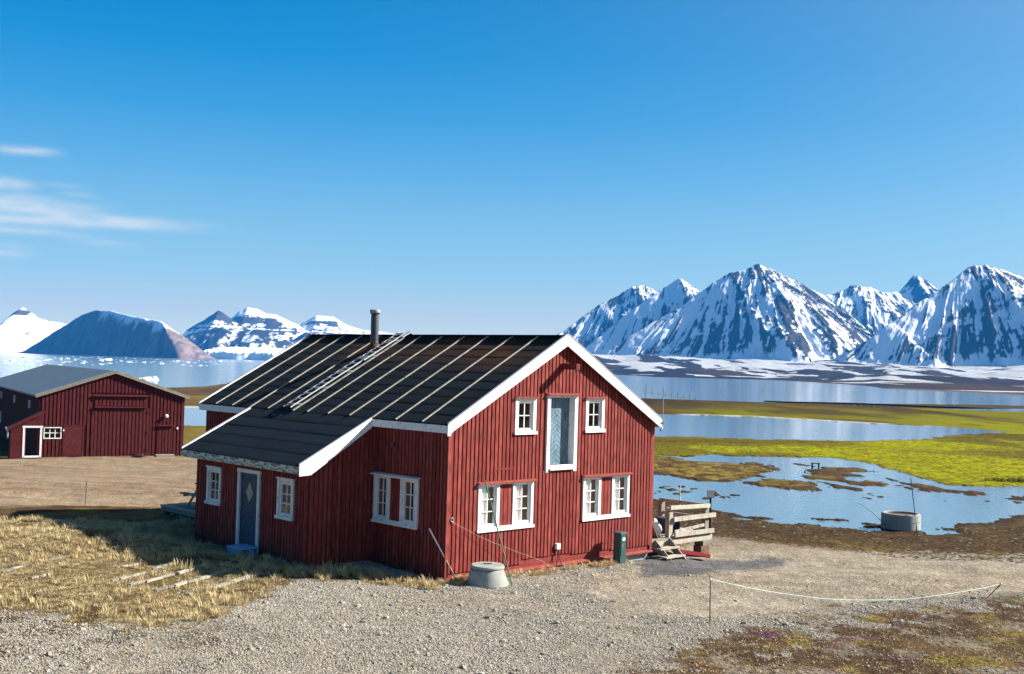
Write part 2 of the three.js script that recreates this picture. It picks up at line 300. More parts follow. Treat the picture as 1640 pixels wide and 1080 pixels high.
// base colours of the ground (linear), by what lies there
const COL = { gravel: [.40, .355, .285], gravel2: [.28, .24, .18], dirt: [.43, .36, .265], dirt2: [.335, .27, .19], court: [.37, .275, .18], court2: [.29, .205, .13], straw: [.30, .215, .10], strawDark: [.15, .10, .045], moss: [.31, .315, .004], moss2: [.21, .20, .006], mossBrown: [.12, .09, .014], heath: [.105, .060, .030], heath2: [.165, .105, .05], mud: [.058, .038, .024], slate: [.15, .152, .16], purple: [.15, .05, .11], foreland: [.036, .031, .032], foreland2: [.060, .048, .044], snow: [.66, .68, .70], sand: [.34, .27, .20], ochre: [.26, .20, .035] };
const cc = [0, 0, 0];
const put = (c, t) => { cc[0] += (c[0] - cc[0]) * t; cc[1] += (c[1] - cc[1]) * t; cc[2] += (c[2] - cc[2]) * t; };
function groundColour(x, z) { // call after land(x, z)
  const r = Math.hypot(x, z), n1 = fbm(x * .45, z * .45, 4), n2 = fbm(x * 1.7 + 5, z * 1.7, 4), n3 = fbm(x * 6, z * 6 + 9, 3), n4 = vn(x * 14, z * 14);
  cc[0] = cc[1] = cc[2] = 0; G.kind = 'gravel';
  if (r < 90 && G.far === 0) {
    put(COL.gravel, 1); put(COL.gravel2, sst(.42, .66, n2) * .6 + sst(.5, .7, n1) * .35);
    const edge = (n2 - .5) * 2.2 + (n3 - .5) * 1.1;
    const back = sst(-.3, .3, -z - 36 + edge + (x > 0 ? -2 : 0)); // beyond the house: tundra ground
    if (back > .5) G.kind = 'heath';
    put(COL.heath, back); put(COL.heath2, back * sst(.45, .62, n2) * .8); put(COL.ochre, back * sst(.55, .7, n1) * .6);
    let s = Z.court(x, z) + edge * .9;
    if (s > -1.5) { const t = sst(-1.5, 1, s); put(COL.court, t); put(COL.court2, t * sst(.4, .65, fbm(x * .25, z * .9, 4)) * .8); put(COL.gravel, t * sst(.58, .68, fbm(x * .5 + 20, z * 1.6, 4)) * .5); if (t > .5) G.kind = 'dirt'; }
    s = Z.dirt(x, z) + edge * .5;
    if (s > -1) { const t = sst(-1, .6, s), rut = fbm(x * .22 + z * .1, z * 1.5, 4); put(COL.dirt, t * .75); put(COL.gravel, t * sst(.5, .7, rut) * .6); put(COL.dirt2, t * sst(.5, .3, rut) * .7); if (t > .5) G.kind = 'dirt'; }
    s = Z.slate(x, z) + edge * .6; if (s > -.6) { put(COL.slate, sst(-.6, .5, s) * .92); if (s > 0) G.kind = 'slate'; }
    s = Z.soil(x, z) + edge * .8; if (s > -1) { const t = sst(-1, .7, s); put(COL.gravel2, t * .6); put(COL.mud, t * sst(.44, .62, n2) * .75); put(COL.heath, t * sst(.5, .62, n1) * .6); if (s > .3 && n2 > .5) G.kind = 'soil'; }
    s = Z.grass(x, z) + edge * .45; if (s > -.7) { const t = sst(-.7, .4, s); put(COL.straw, t * .9); put(COL.strawDark, t * sst(.45, .62, n2) * .85); put(COL.heath, t * sst(.5, .66, n1) * .5); put(COL.ochre, t * sst(.6, .72, n3) * .4); if (t > .5) G.kind = 'straw'; }
    s = Z.tundra(x, z) + edge * .7; if (s > -1) {
      const t = sst(-1, .5, s) * sst(.30, .46, n2 + clamp(s * .08, 0, .2)); put(COL.heath, t); put(COL.mud, t * sst(.5, .62, n3) * .7); put(COL.heath2, t * sst(.48, .66, n1) * .9); put(COL.ochre, t * sst(.6, .72, fbm(x * 1.1 + 30, z * 1.1, 3)) * .7);
      put(COL.purple, t * sst(.68, .74, fbm(x * 1.5 + 70, z * 1.5, 3)) * .8); put(COL.gravel2, t * sst(.60, .68, fbm(x * .9 + 50, z * .9, 4)) * .7); if (t > .5) G.kind = 'tundra';
    }
    const k = .86 + .28 * n4; cc[0] *= k; cc[1] *= k; cc[2] *= k;
  } else if (G.far === 0) { put(COL.heath2, 1); put(COL.heath, sst(.4, .6, fbm(x * .08, z * .03, 4))); put(COL.ochre, sst(.5, .7, fbm(x * .05, z * .02, 4)) * .8); }
  if (x > -6 && z < -30 && G.far === 0 && r > 38) {
    const w = G.water;
    const bank = (r < 60 ? sst(-6.5, -3, w + (n2 - .5) * 3) : 0) * (G.kind === 'dirt' ? 0 : 1);
    put(COL.mud, bank * .75); put(COL.heath2, bank * sst(.5, .65, n2) * .3);
    let m = 0; for (const f of [Z.isle[0], Z.isle[1]]) m = Math.max(m, sst(-.5, .5, f(x, z)));
    if (m > 0) { put(COL.mud, m); put(COL.heath, m * .6); put(COL.ochre, m * sst(.42, .6, n2) * .8 * sst(48, 60, r)); put(COL.heath2, m * sst(.55, .7, n3) * .6); }
    const s = Z.moss(x, z) + (n2 - .5) * 5;
    if (s > -2) {
      const t = sst(-2, 1, s), st = fbm(x * .10, z * .045 + 40, 4), br = sst(.55, .72, fbm(x * .05 + 9, z * .07, 4) + .35 * sst(20, 60, x) * sst(-70, -95, z));
      put(COL.moss, t); put(COL.moss2, t * sst(.42, .62, n2) * .9); put(COL.mossBrown, t * sst(.52, .62, st) * .8); put(COL.mossBrown, t * br * .9); put(COL.mud, t * sst(.60, .70, n3) * .6); G.kind = t > .5 ? 'moss' : G.kind;
    }
    if (r > 135) { // the far bank
      const b = fbm(x * .05, z * .018, 4), d = sst(165, 330, r), g = sst(.1, .42, x / -z);
      const e = sst(205, 150, r), f1 = fbm(x * .09, z * .03 + 5, 4), f2 = fbm(x * .3, z * .07 + 15, 4);
      put(COL.mud, .55 + .45 * (1 - e)); put(COL.heath, sst(.42, .6, b) * .8); put(COL.heath2, sst(.52, .66, f2) * .6); put(COL.mossBrown, clamp(e * .9 + g * .7) * sst(.62, .4, f1)); put(COL.moss2, clamp(e * .8 + g * .9 * sst(.95, .5, d)) * sst(.40, .58, fbm(x * .06 + 7, z * .02, 4))); put(COL.moss, g * sst(.55, .68, fbm(x * .05 + 7, z * .014, 4)) * .6 * sst(.9, .4, d)); put(COL.mud, sst(.56, .66, f2) * .5);
      const p2 = Z.far(x, z); if (p2 > -2.2 && p2 < 0 && z < -118) put(COL.snow, sst(-2.2, -.8, p2) * sst(.42, .56, fbm(x * .12 + 3, 2, 3)) * .9);
      put(COL.mud, sst(26, 8, G.shore) * .7);
    }
    if (w > -.9 && w < 0 && Z.moss(x, z) < 0 && r < 90) put(COL.mud, .75 * sst(-.9, -.2, w));
  }
  if (x < 0 && r > 95 && G.far === 0) { put(COL.sand, sst(20, 4, G.shore) * .6); if (G.water > -3 && G.water < 0 && z < -150) put(COL.snow, sst(-3, -1, G.water) * .9); }
  if (G.far > 0) {
    const k = G.far; put(COL.foreland, 1); put(COL.foreland2, sst(.42, .62, fbm(x * .004, z * .0016, 4)) * .8); put(COL.heath, sst(.5, .64, fbm(x * .011, z * .003, 3)) * .5);
    put(COL.sand, sst(.025, .0, k) * .7 * sst(.2, .42, x / -z));
    const sn = fbm(x * .017 + 3, z * .0042, 5) + .2 * (fbm(x * .07, z * .018, 3) - .5), thr = mix(.68, .44, sst(.10, .6, k)) - sst(.85, 1.0, k) * .1;
    put(COL.snow, sst(thr, thr + .012, sn)); if (k > .02 && k < .2) put(COL.snow, sst(.66, .68, fbm(x * .004 + 9, z * .010, 4)));
  }
  return cc;
}
{ // one sheet from under the photographer's feet to beyond the far shore, finer where it is near
  const radii = [0.3]; for (let i = 1; i <= 16; i++) radii.push(.3 + 14.7 * i / 16);
  const NR = 860; for (let i = 1; i <= NR; i++) radii.push(15 * Math.pow(4600 / 15, i / NR));
  const ang = [], NA = 720, A0 = .53; for (let i = 0; i <= NA; i++) ang.push(-A0 + 2 * A0 * i / NA); const NB = 56; for (let i = 1; i <= NB; i++) ang.push(A0 + (2 * Math.PI - 2 * A0) * i / NB);
  const nr = radii.length, na = ang.length, pos = new Float32Array(nr * na * 3), col = new Float32Array(nr * na * 3), uv = new Float32Array(nr * na * 2);
  for (let i = 0; i < nr; i++) for (let j = 0; j < na; j++) {
    const o = i * na + j, r = radii[i], x = Math.sin(ang[j]) * r, z = -Math.cos(ang[j]) * r;
    pos[o * 3] = x; pos[o * 3 + 1] = land(x, z); pos[o * 3 + 2] = z; col.set(groundColour(x, z), o * 3); uv[o * 2] = x / 6; uv[o * 2 + 1] = z / 6;
  }
  const idx = new Uint32Array((nr - 1) * (na - 1) * 6); let k = 0;
  for (let i = 0; i < nr - 1; i++) for (let j = 0; j < na - 1; j++) { const a = i * na + j, b = a + 1, c = a + na, d = c + 1; idx[k++] = a; idx[k++] = b; idx[k++] = c; idx[k++] = b; idx[k++] = d; idx[k++] = c; }
  const g = new THREE.BufferGeometry(); g.setAttribute('position', new THREE.BufferAttribute(pos, 3)); g.setAttribute('color', new THREE.BufferAttribute(col, 3)); g.setAttribute('uv', new THREE.BufferAttribute(uv, 2)); g.setIndex(new THREE.BufferAttribute(idx, 1)); g.computeVertexNormals();
  if (g.attributes.normal.getY(200 * na + 300) < 0) { for (let i = 0; i < idx.length; i += 3) { const t = idx[i]; idx[i] = idx[i + 1]; idx[i + 1] = t; } g.computeVertexNormals(); }
  struct(obj('ground', g, new THREE.MeshPhysicalMaterial({ vertexColors: true, map: groundTex, bumpMap: groundBump, bumpScale: .02, roughness: 1, specularIntensity: .05 })));
}

// ------------------------------------------------------------------ water
const waterMat = (o) => new THREE.MeshPhysicalMaterial({ color: lin(.11, .155, .18), roughness: .06, ior: 1.45, specularIntensity: 1, ...o });
function sheet(name, pts, y, m, uvs) { // pts in world x, z
  const g = new THREE.ShapeGeometry(new THREE.Shape(pts.map(([x, z]) => new THREE.Vector2(x, -z)))); g.rotateX(-Math.PI / 2); g.translate(0, y, 0);
  const p = g.attributes.position, u = g.attributes.uv; for (let i = 0; i < p.count; i++) u.setXY(i, p.getX(i) / uvs, p.getZ(i) / uvs);
  const o = obj(name, g, m); return struct(o);
}
sheet('pond_water', [[860, 655], [1700, 655], [1850, 690], [1850, 830], [1600, 862], [1300, 862], [1100, 830], [860, 800]].map(([a, b]) => onLevel(a, b, POND)), POND, waterMat({ bumpMap: rippleBump, bumpScale: .006, roughness: .09 }), 2.2);
sheet('tarn_water', [[150, 645], [450, 645], [450, 700], [150, 700]].map(([a, b]) => onLevel(a, b, LPOND)), LPOND, waterMat({}), 3);
sheet('fjord_water', [[-4200, -250], [4200, -250], [4200, -7100], [-4200, -7100]], SEA, waterMat({ roughness: .13, bumpMap: rippleBump, bumpScale: .02 }), 30);
console.log('ground done');

// ------------------------------------------------------------------ mountains
function mountain(o) {
  // o.ridges: lists of [bearing px, height px, distance]; each falls away on both sides
  const lines = o.ridges.map((l) => l.map(([a, b, D]) => atDist(a, b, D)));
  let x0 = 1e9, x1 = -1e9, z0 = 1e9, z1 = -1e9;
  for (const l of lines) for (const [x, , z] of l) { x0 = Math.min(x0, x); x1 = Math.max(x1, x); z0 = Math.min(z0, z); z1 = Math.max(z1, z); }
  x0 -= o.side ?? 120; x1 += o.side ?? 120; z1 += o.front; z0 -= o.back ?? 160;
  const nx = o.nx, nz = o.nz, pos = new Float32Array((nx + 1) * (nz + 1) * 3), col = new Float32Array((nx + 1) * (nz + 1) * 3);
  const P = o.period ?? 90, amp = o.amp ?? 1;
  const apex = o.apex ? atDist(...o.apex) : null;
  for (let j = 0; j <= nz; j++) for (let i = 0; i <= nx; i++) {
    const x = mix(x0, x1, i / nx), z = mix(z0, z1, j / nz);
    const wx = x + (fbm(x / 90 + 7, z / 90, 3) - .5) * 14, wz = z + (fbm(x / 90, z / 90 + 19, 3) - .5) * 24;
    let h = -1e9, bd = 0, bx_ = 0, bh = 0, bs = 0;
    for (let li = 0; li < lines.length; li++) {
      const l = lines[li]; let best = 1e18, hx = 0, hh = 0, sd = 0;
      for (let k = 1; k < l.length; k++) {
        const [ax, ay, az] = l[k - 1], [cx, cy, cz] = l[k], ex = cx - ax, ez = cz - az, t = clamp(((wx - ax) * ex + (wz - az) * ez) / (ex * ex + ez * ez));
        const qx = wx - ax - ex * t, qz = wz - az - ez * t, d = qx * qx + qz * qz; if (d < best) { best = d; hx = ax + ex * t; hh = ay + (cy - ay) * t; sd = ex * qz - ez * qx; }
      }
      const d = Math.sqrt(best), sl = mix(sd > 0 ? o.slope : o.slopeBack ?? o.slope, o.slopeRight ?? 0, o.slopeRight ? sst(.25, .6, (wx - hx) / (d + 1e-6)) : 0) * (li ? o.spurSlope ?? 1.15 : 1), v = hh - (d < 6 ? d * d / 12 : d - 3) * sl;
      if (v > h) { h = v; bd = d; bx_ = hx; bh = hh; bs = sd; }
    }
    // ribs and gullies that run down the slope
    const dz = apex ? Math.max(0, z - apex[2]) : 0, F = o.fan ?? 350;
    const q = apex ? (x - apex[0]) / (1 + dz / F) * (1 + 420 / F) : x, sl_ = apex ? dz : z;
    const warp = (fbm(x / 60, z / 60, 3) - .5) * .9;
    const r1 = 1 - Math.abs(2 * fbm(q / P + warp * .3, sl_ / (P * 6) + 3, 2) - 1), r2 = fbm(q / (P * .22) + warp * .6, sl_ / (P * 1.5) + 11, 2), r3 = fbm(q / (P * .075) + warp, sl_ / (P * .5) + 29, 2);
    const dn = clamp(bd / 140), lowf = (r1 - .72) * 1.6;
    const rib = lowf * .5 + (r2 - .5) * .8 + (r3 - .5) * .55;
    const relief = ((lowf - .1) * 22 + (r2 - .5) * 24 + (r3 - .5) * 9) * amp * (.10 + .90 * dn) * sst(0, 90, h + 25);
    const crag = (fbm(x / 26, z / 26, 4) - .5) * 10 * amp;
    let y = h + relief + crag * sst(-30, 60, h);
    // skirt eases into the plain
    const foot = o.foot ?? 30; if (y < foot) y = foot - (foot - y) * (y < foot - 40 ? .55 : .75);
    const n = (j * (nx + 1) + i) * 3; pos[n] = x; pos[n + 1] = y; pos[n + 2] = z;
    const up = clamp((y - foot) / Math.max(60, bh - foot)), c = o.colour({ x, y, z, up, rib, r2, r3, q, d: bd, right: bs, f: fbm(x / 40, z / 28, 4), s: fbm(x / 13, z / 9, 3) });
    col[n] = c[0]; col[n + 1] = c[1]; col[n + 2] = c[2];
  }
  const idx = []; const w = nx + 1, low = o.low ?? -12;
  for (let j = 0; j < nz; j++) for (let i = 0; i < nx; i++) { const a = j * w + i, b = a + 1, c = a + w, d = c + 1; if (Math.max(pos[a * 3 + 1], pos[b * 3 + 1], pos[c * 3 + 1], pos[d * 3 + 1]) < low) continue; idx.push(a, c, b, b, c, d); }
  const g = new THREE.BufferGeometry(); g.setAttribute('position', new THREE.BufferAttribute(pos, 3)); g.setAttribute('color', new THREE.BufferAttribute(col, 3)); g.setIndex(idx); g.computeVertexNormals();
  const m = obj(o.name ?? 'mountain', g, mountMat); return tag(struct(m), o.label, 'mountain');
}
const mountMat = new THREE.MeshPhysicalMaterial({ vertexColors: true, roughness: 1, specularIntensity: .15 });
const SNOW = [.74, .76, .79], ROCK = [.030, .029, .032], ROCK2 = [.055, .048, .046];
const m3 = (a, b, t) => [mix(a[0], b[0], t), mix(a[1], b[1], t), mix(a[2], b[2], t)];
function streaked(bias = 0, rockTop = 0, snowLeft = -1e9) { // snow in the gullies, bare rock on the ribs
  return (k) => {
    const t = (k.r2 - .5) * 1.5 + (k.r3 - .5) * .75 + (k.f - .5) * 1.1 + (k.s - .5) * .7 + bias + .5 * (k.rib - .1) * .5 - (k.d < 130 && k.x < (snowLeft ?? -1e9) ? .45 * sst(130, 50, k.d) : 0) + .16 * sst(.05, .3, k.up) * sst(.9, .4, k.up) - .55 * sst(.16, .02, k.up) + rockTop * sst(.75, 1, k.up);
    return m3(SNOW, m3(ROCK, ROCK2, sst(.4, .7, k.s)), sst(.0, .04, t));
  };
}
mountain({ label: 'tall pyramid mountain streaked with snow, tallest left of the gap on the right', ridges: [
  [[930, 590, 4050], [965, 568, 4080], [1026, 529, 4120], [1087, 492.7, 4160], [1126, 465.9, 4190], [1143, 452.4, 4200], [1168, 439, 4210], [1204, 427, 4215], [1214, 422.4, 4220], [1230, 430, 4240], [1260, 441.7, 4270], [1283, 454.5, 4290], [1306, 467, 4310], [1320, 474, 4330], [1345, 508, 4345], [1371, 543, 4360], [1400, 580, 4370]]],
  slope: .57, front: 760, nx: 430, nz: 240, apex: [1205, 430, 4330], fan: 170, period: 90, amp: .95, foot: 42, colour: streaked(.03, .1, 790) });
mountain({ label: 'broad snow streaked mountain cut off by the right edge of the view', ridges: [
  [[1340, 582, 3450], [1369, 560, 3480], [1431, 516, 3520], [1468, 488, 3560], [1501, 467, 3590], [1526, 448.7, 3610], [1552, 427.8, 3630], [1575, 422.5, 3640], [1594, 429, 3650], [1614, 434.8, 3660], [1640, 445, 3680], [1720, 490, 3720], [1830, 550, 3720]]],
  slope: .58, front: 660, nx: 430, nz: 240, apex: [1570, 430, 3740], fan: 160, period: 80, amp: .95, foot: 40, colour: streaked(.02, .1, 1440) });
mountain({ label: 'snowy peak with a sharp top just left of the tall pyramid mountain', ridges: [
  [[905, 585, 4500], [960, 540, 4560], [1006.8, 500, 4620], [1050, 470, 4660], [1070, 456, 4680], [1086, 446.3, 4690], [1100, 453, 4720], [1119, 464.6, 4750], [1135, 480, 4780], [1180, 530, 4800]]],
  slope: .57, front: 700, nx: 300, nz: 190, apex: [1088, 430, 4810], fan: 190, period: 85, amp: .95, foot: 42, colour: streaked(.02, 0, 700) });
mountain({ label: 'long dark ridge with a rounded snow cap, leftmost of the right hand range', ridges: [
  [[820, 585, 5100], [860, 560, 5150], [889.8, 537.8, 5200], [928.8, 512, 5260], [958, 490, 5300], [989.8, 473, 5330], [1011.7, 458.5, 5350], [1033.7, 457.5, 5370], [1048, 464, 5400], [1075, 480, 5440], [1110, 510, 5460]]],
  slope: .66, front: 640, nx: 270, nz: 170, apex: [1020, 440, 5470], fan: 190, period: 85, foot: 45, colour: streaked(.08) });
mountain({ label: 'low white peak between the two great streaked mountains', ridges: [
  [[1270, 510, 5400], [1300, 484, 5450], [1320, 474, 5500], [1350, 466, 5520], [1364, 456.8, 5530], [1394, 460, 5550], [1415, 469.5, 5560], [1436, 467, 5580], [1466, 486, 5600], [1510, 520, 5620]]],
  slope: .62, front: 720, nx: 260, nz: 170, apex: [1390, 450, 5650], fan: 200, period: 85, foot: 60, colour: streaked(-.08) });
mountain({ label: 'dark rocky summit poking up behind the snowy saddle', ridges: [[[1415, 500, 6300], [1440.7, 467, 6320], [1464, 440.5, 6340], [1482, 447.5, 6350], [1498.6, 461, 6360], [1530, 495, 6380]]],
  slope: .8, front: 420, nx: 150, nz: 90, period: 70, foot: 60, colour: (k) => m3(ROCK, SNOW, sst(.60, .66, k.f + .2 * (k.s - .5))) });
// across the fjord
const BROWN = [.15, .105, .092], BROWN2 = [.22, .16, .138];
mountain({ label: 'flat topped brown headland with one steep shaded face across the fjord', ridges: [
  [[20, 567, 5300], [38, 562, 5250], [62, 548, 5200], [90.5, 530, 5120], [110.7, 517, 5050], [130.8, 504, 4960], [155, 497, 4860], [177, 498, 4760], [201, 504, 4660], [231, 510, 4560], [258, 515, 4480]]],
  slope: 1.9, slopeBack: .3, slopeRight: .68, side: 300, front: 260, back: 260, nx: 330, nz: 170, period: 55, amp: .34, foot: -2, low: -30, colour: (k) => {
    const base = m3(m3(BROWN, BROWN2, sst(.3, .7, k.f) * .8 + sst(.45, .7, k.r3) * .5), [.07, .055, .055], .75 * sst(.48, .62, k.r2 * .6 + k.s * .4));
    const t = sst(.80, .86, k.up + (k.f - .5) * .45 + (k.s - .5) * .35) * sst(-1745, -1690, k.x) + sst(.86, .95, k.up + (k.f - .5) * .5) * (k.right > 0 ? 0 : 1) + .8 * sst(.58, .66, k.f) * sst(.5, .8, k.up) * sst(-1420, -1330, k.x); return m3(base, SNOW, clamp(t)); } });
mountain({ label: 'white cone peak with a dark banded top at the far left', ridges: [[[-90, 545, 6200], [-30, 533, 6200], [0, 521, 6200], [24, 500.5, 6200], [36, 492.5, 6200], [48, 500, 6200], [60, 509, 6200], [80.5, 515, 6200], [102.6, 518, 6200], [150, 530, 6200], [200, 550, 6200]]],
  slope: .36, slopeBack: .5, front: 700, nx: 180, nz: 100, period: 160, amp: .8, foot: 10, low: -30, colour: (k) => m3(SNOW, ROCK2, clamp(sst(186, 194, k.y) * sst(226, 218, k.y) * sst(-2588, -2600, k.x) * sst(.3, .5, k.s + .3) + .55 * sst(.60, .7, k.r2) * sst(.75, .5, k.up) * sst(-2550, -2620, k.x))) });
mountain({ label: 'low dark hill with snow patches at the left end of the fjord', ridges: [[[-120, 556, 5700], [0, 556, 6200], [60, 553, 6150], [85, 545, 6100], [105, 540, 6100], [130, 555, 6100]]],
  slope: .4, front: 300, nx: 120, nz: 60, period: 90, amp: .4, foot: 0, low: -30, colour: (k) => m3(BROWN, SNOW, sst(.56, .64, k.f + .3 * (k.r2 - .5))) });
const strata = (bias, snowTop) => (k) => { const band = vn(3.1, k.y / 9 + k.f * 1.2), t = (k.f - .5) * .8 + (k.s - .5) * .6 + k.rib * .7 + (band - .5) * .9 + bias - snowTop * sst(.78, .98, k.up); return m3(SNOW, m3(ROCK, ROCK2, band), sst(-.02, .12, t)); };
mountain({ label: 'dark pointed peak left of the banded mountain beyond the glacier', ridges: [[[285, 545, 6400], [300.7, 527, 6400], [321.5, 515.6, 6400], [350.5, 497.5, 6400], [371, 510.4, 6400], [395, 525, 6400], [420, 545, 6400]]],
  slope: .6, front: 420, nx: 150, nz: 100, period: 110, amp: .6, foot: 30, low: -30, colour: strata(.16, -.4) });
mountain({ label: 'banded mountain with a snowy crown beyond the glacier', ridges: [[[350, 530, 6700], [371, 510, 6700], [383.6, 499, 6700], [396, 492.5, 6700], [412.7, 495, 6700], [425, 502, 6700], [441.7, 504, 6700], [460, 512.5, 6700], [477, 520, 6700], [500, 535, 6700]]],
  slope: .7, front: 420, nx: 150, nz: 100, period: 130, amp: .45, foot: 40, low: -30, colour: strata(.10, .9) });
mountain({ label: 'white peak farthest right beyond the glacier, behind the chimney', ridges: [[[460, 535, 6900], [487, 515, 6900], [508, 505, 6900], [532, 507, 6900], [553.6, 520, 6900], [580.6, 529, 6900], [612, 531, 6900], [645, 538, 6900], [720, 560, 6900]]],
  slope: .6, front: 420, nx: 170, nz: 100, period: 130, amp: .5, foot: 40, low: -30, colour: strata(-.02, .5) });
mountain({ label: 'shaded rocky foothills standing above the glacier front', ridges: [[[255, 575, 6000], [300, 535, 6000], [330, 528, 6000], [355, 524, 5980], [385, 530, 5980], [410, 527, 5960], [430, 531, 5960], [460, 545, 5960], [490, 560, 5960]], [[470, 545, 6150], [490, 531, 6150], [520, 540, 6150], [600, 540, 6150], [700, 560, 6150]]],
  slope: .75, front: 330, nx: 200, nz: 100, period: 120, amp: .7, foot: 0, low: -30, spurSlope: .8, colour: (k) => m3(m3(ROCK, ROCK2, k.f), SNOW, sst(.57, .63, k.f * .6 + k.s * .4 + k.rib * .2)) });
{ // the glacier: a crevassed tongue that ends in a broken cliff at the water
  const a = atDist(322, 574, 5200), b = atDist(760, 588, 5200), nx = 260, nz = 70, pos = [], col = [], idx = [];
  for (let j = 0; j <= nz; j++) for (let i = 0; i <= nx; i++) {
    const x = mix(a[0], b[0], i / nx), t = j / nz, z = -5200 - 1700 * t * t + (fbm(x / 60, 4, 3) - .5) * 90 * (1 - t);
    const crev = (fbm(x / 16, z / 34, 4) - .5) * 16 + (vn(x / 7, z / 30) - .5) * 8;
    const y = j === 0 ? SEA - 4 : 9 + 56 * Math.sqrt(t) + crev * (1 - .6 * t); pos.push(x, y, z - (j === 1 ? 3 : 0));
    const d = sst(.42, .3, fbm(x / 18, z / 40 + 8, 4)); col.push(...m3([.80, .86, .90], [.50, .68, .80], d * .8));
  }
  for (let j = 0; j < nz; j++) for (let i = 0; i < nx; i++) { const p = j * (nx + 1) + i; idx.push(p, p + 1, p + nx + 1, p + 1, p + nx + 2, p + nx + 1); }
  const g = new THREE.BufferGeometry(); g.setAttribute('position', new THREE.Float32BufferAttribute(pos, 3)); g.setAttribute('color', new THREE.Float32BufferAttribute(col, 3)); g.setIndex(idx); g.computeVertexNormals();
  tag(struct(obj('glacier', g, new THREE.MeshStandardMaterial({ vertexColors: true, roughness: .7 }))), 'crevassed white glacier front at the head of the fjord', 'glacier');
}
console.log('mountains done');

// ------------------------------------------------------------------ timber building kit
// wall coordinates: x along the wall, y up, z outward
function boardsOn(wall, name, mats, x0, x1, period, bw, thick, bottom, top, gaps) {
  const n = Math.round((x1 - x0) / period), p = (x1 - x0) / n;
  for (let i = 0; i < n; i++) {
    const a = x0 + p * (i + .5) - bw / 2 * rr(.96, 1.04), b = x0 + p * (i + .5) + bw / 2 * rr(.96, 1.04), c = (a + b) / 2;
    let spans = [[bottom(c) , null]];                 // null: up to the roof
    for (const [g0, g1, h0, h1] of gaps) {
      if (b < g0 || a > g1) continue;
      const out = [];
      for (const [s, e] of spans) { const E = e ?? 99; if (h0 > s && h0 < E) out.push([s, h0]); if (h1 < Math.min(E, top(c)) && h1 > s) out.push([h1, e]); if (h1 <= s || h0 >= E) out.push([s, e]); }
      spans = out;
    }
    for (const [s, e] of spans) {
      const ta = e ?? top(a), tb = e ?? top(b); if (Math.min(ta, tb) - s < .04) continue;
      const z0 = .001 + rr(0, .003);
      obj(name, prism(a, b, s, s, ta, tb, -.004, thick + z0), mats[Math.floor(rnd() * mats.length)], wall);
    }
  }
}
function strip2(poly, axis, lim, keepLess) { // clip a polygon by a line axis . p = lim
  const out = []; const f = (p) => (axis[0] * p[0] + axis[1] * p[1] - lim) * (keepLess ? 1 : -1);
  for (let i = 0; i < poly.length; i++) { const a = poly[i], b = poly[(i + 1) % poly.length], fa = f(a), fb = f(b); if (fa <= 0) out.push(a); if (fa * fb < 0) { const t = fa / (fa - fb); out.push([mix(a[0], b[0], t), mix(a[1], b[1], t)]); } }
  return out;
}
function herringbone(parent, mats, x0, x1, y0, y1, z, w = .1, hole) { // two leaves of slanting planks that meet in the middle
  const xm = (x0 + x1) / 2;
  for (const [a, b, s] of [[x0, xm, 1], [xm, x1, -1]]) {
    const ax = [-s * .62, .785];
    const vals = [[a, y0], [b, y0], [a, y1], [b, y1]].map((p) => ax[0] * p[0] + ax[1] * p[1]), lo = Math.min(...vals), hi = Math.max(...vals);
    for (let t = lo; t < hi; t += w) {
      let p = [[a + .002, y0], [b - .002, y0], [b - .002, y1], [a + .002, y1]]; p = strip2(p, ax, t + .007, false); if (p.length > 2) p = strip2(p, ax, t + w - .003, true);
      if (p.length < 3) continue;
      const g = extr(p, .018); g.translate(0, 0, z + .018 + rr(0, .004)); obj('plank', g, mats[Math.floor(rnd() * mats.length)], parent);
    }
  }
}
function paneGrid(win, x0, x1, y0, y1, cols, rows, z, mw, wood) {
  const bars = []; for (let i = 1; i < cols; i++) { const x = mix(x0, x1, i / cols); bars.push(bx(x - mw / 2, x + mw / 2, y0, y1, z - .012, z + .012)); }
  for (let j = 1; j < rows; j++) { const y = mix(y0, y1, j / rows); bars.push(bx(x0, x1, y - mw / 2, y + mw / 2, z - .010, z + .010)); }
  for (const g of bars) obj('muntin', g, wood, win);
  for (let i = 0; i < cols; i++) for (let j = 0; j < rows; j++) {
    const a = mix(x0, x1, i / cols) + (i ? mw / 2 : 0), b = mix(x0, x1, (i + 1) / cols) - (i < cols - 1 ? mw / 2 : 0), c = mix(y0, y1, j / rows) + (j ? mw / 2 : 0), d = mix(y0, y1, (j + 1) / rows) - (j < rows - 1 ? mw / 2 : 0);
    const p = new THREE.PlaneGeometry(b - a, d - c); p.translate((a + b) / 2, (c + d) / 2, z); obj('pane', p, M.glass, win);
  }
}
function drape(x0, x1, y0, y1, z, folds = 5) { // a hanging curtain with folds
  const g = new THREE.PlaneGeometry(x1 - x0, y1 - y0, 24, 1); g.translate((x0 + x1) / 2, (y0 + y1) / 2, z); const p = g.attributes.position;
  for (let i = 0; i < p.count; i++) p.setZ(i, z + .01 * Math.sin((p.getX(i) - x0) / (x1 - x0) * folds * Math.PI * 2)); g.computeVertexNormals(); return g;
}
function rectFrame(x0, x1, y0, y1, w, z0, z1, wb = w) { return [bx(x0, x0 + w, y0 + wb, y1 - w, z0, z1), bx(x1 - w, x1, y0 + wb, y1 - w, z0, z1), bx(x0, x1, y1 - w, y1, z0, z1 + .002), bx(x0, x1, y0, y0 + wb, z0, z1 + .002)]; }
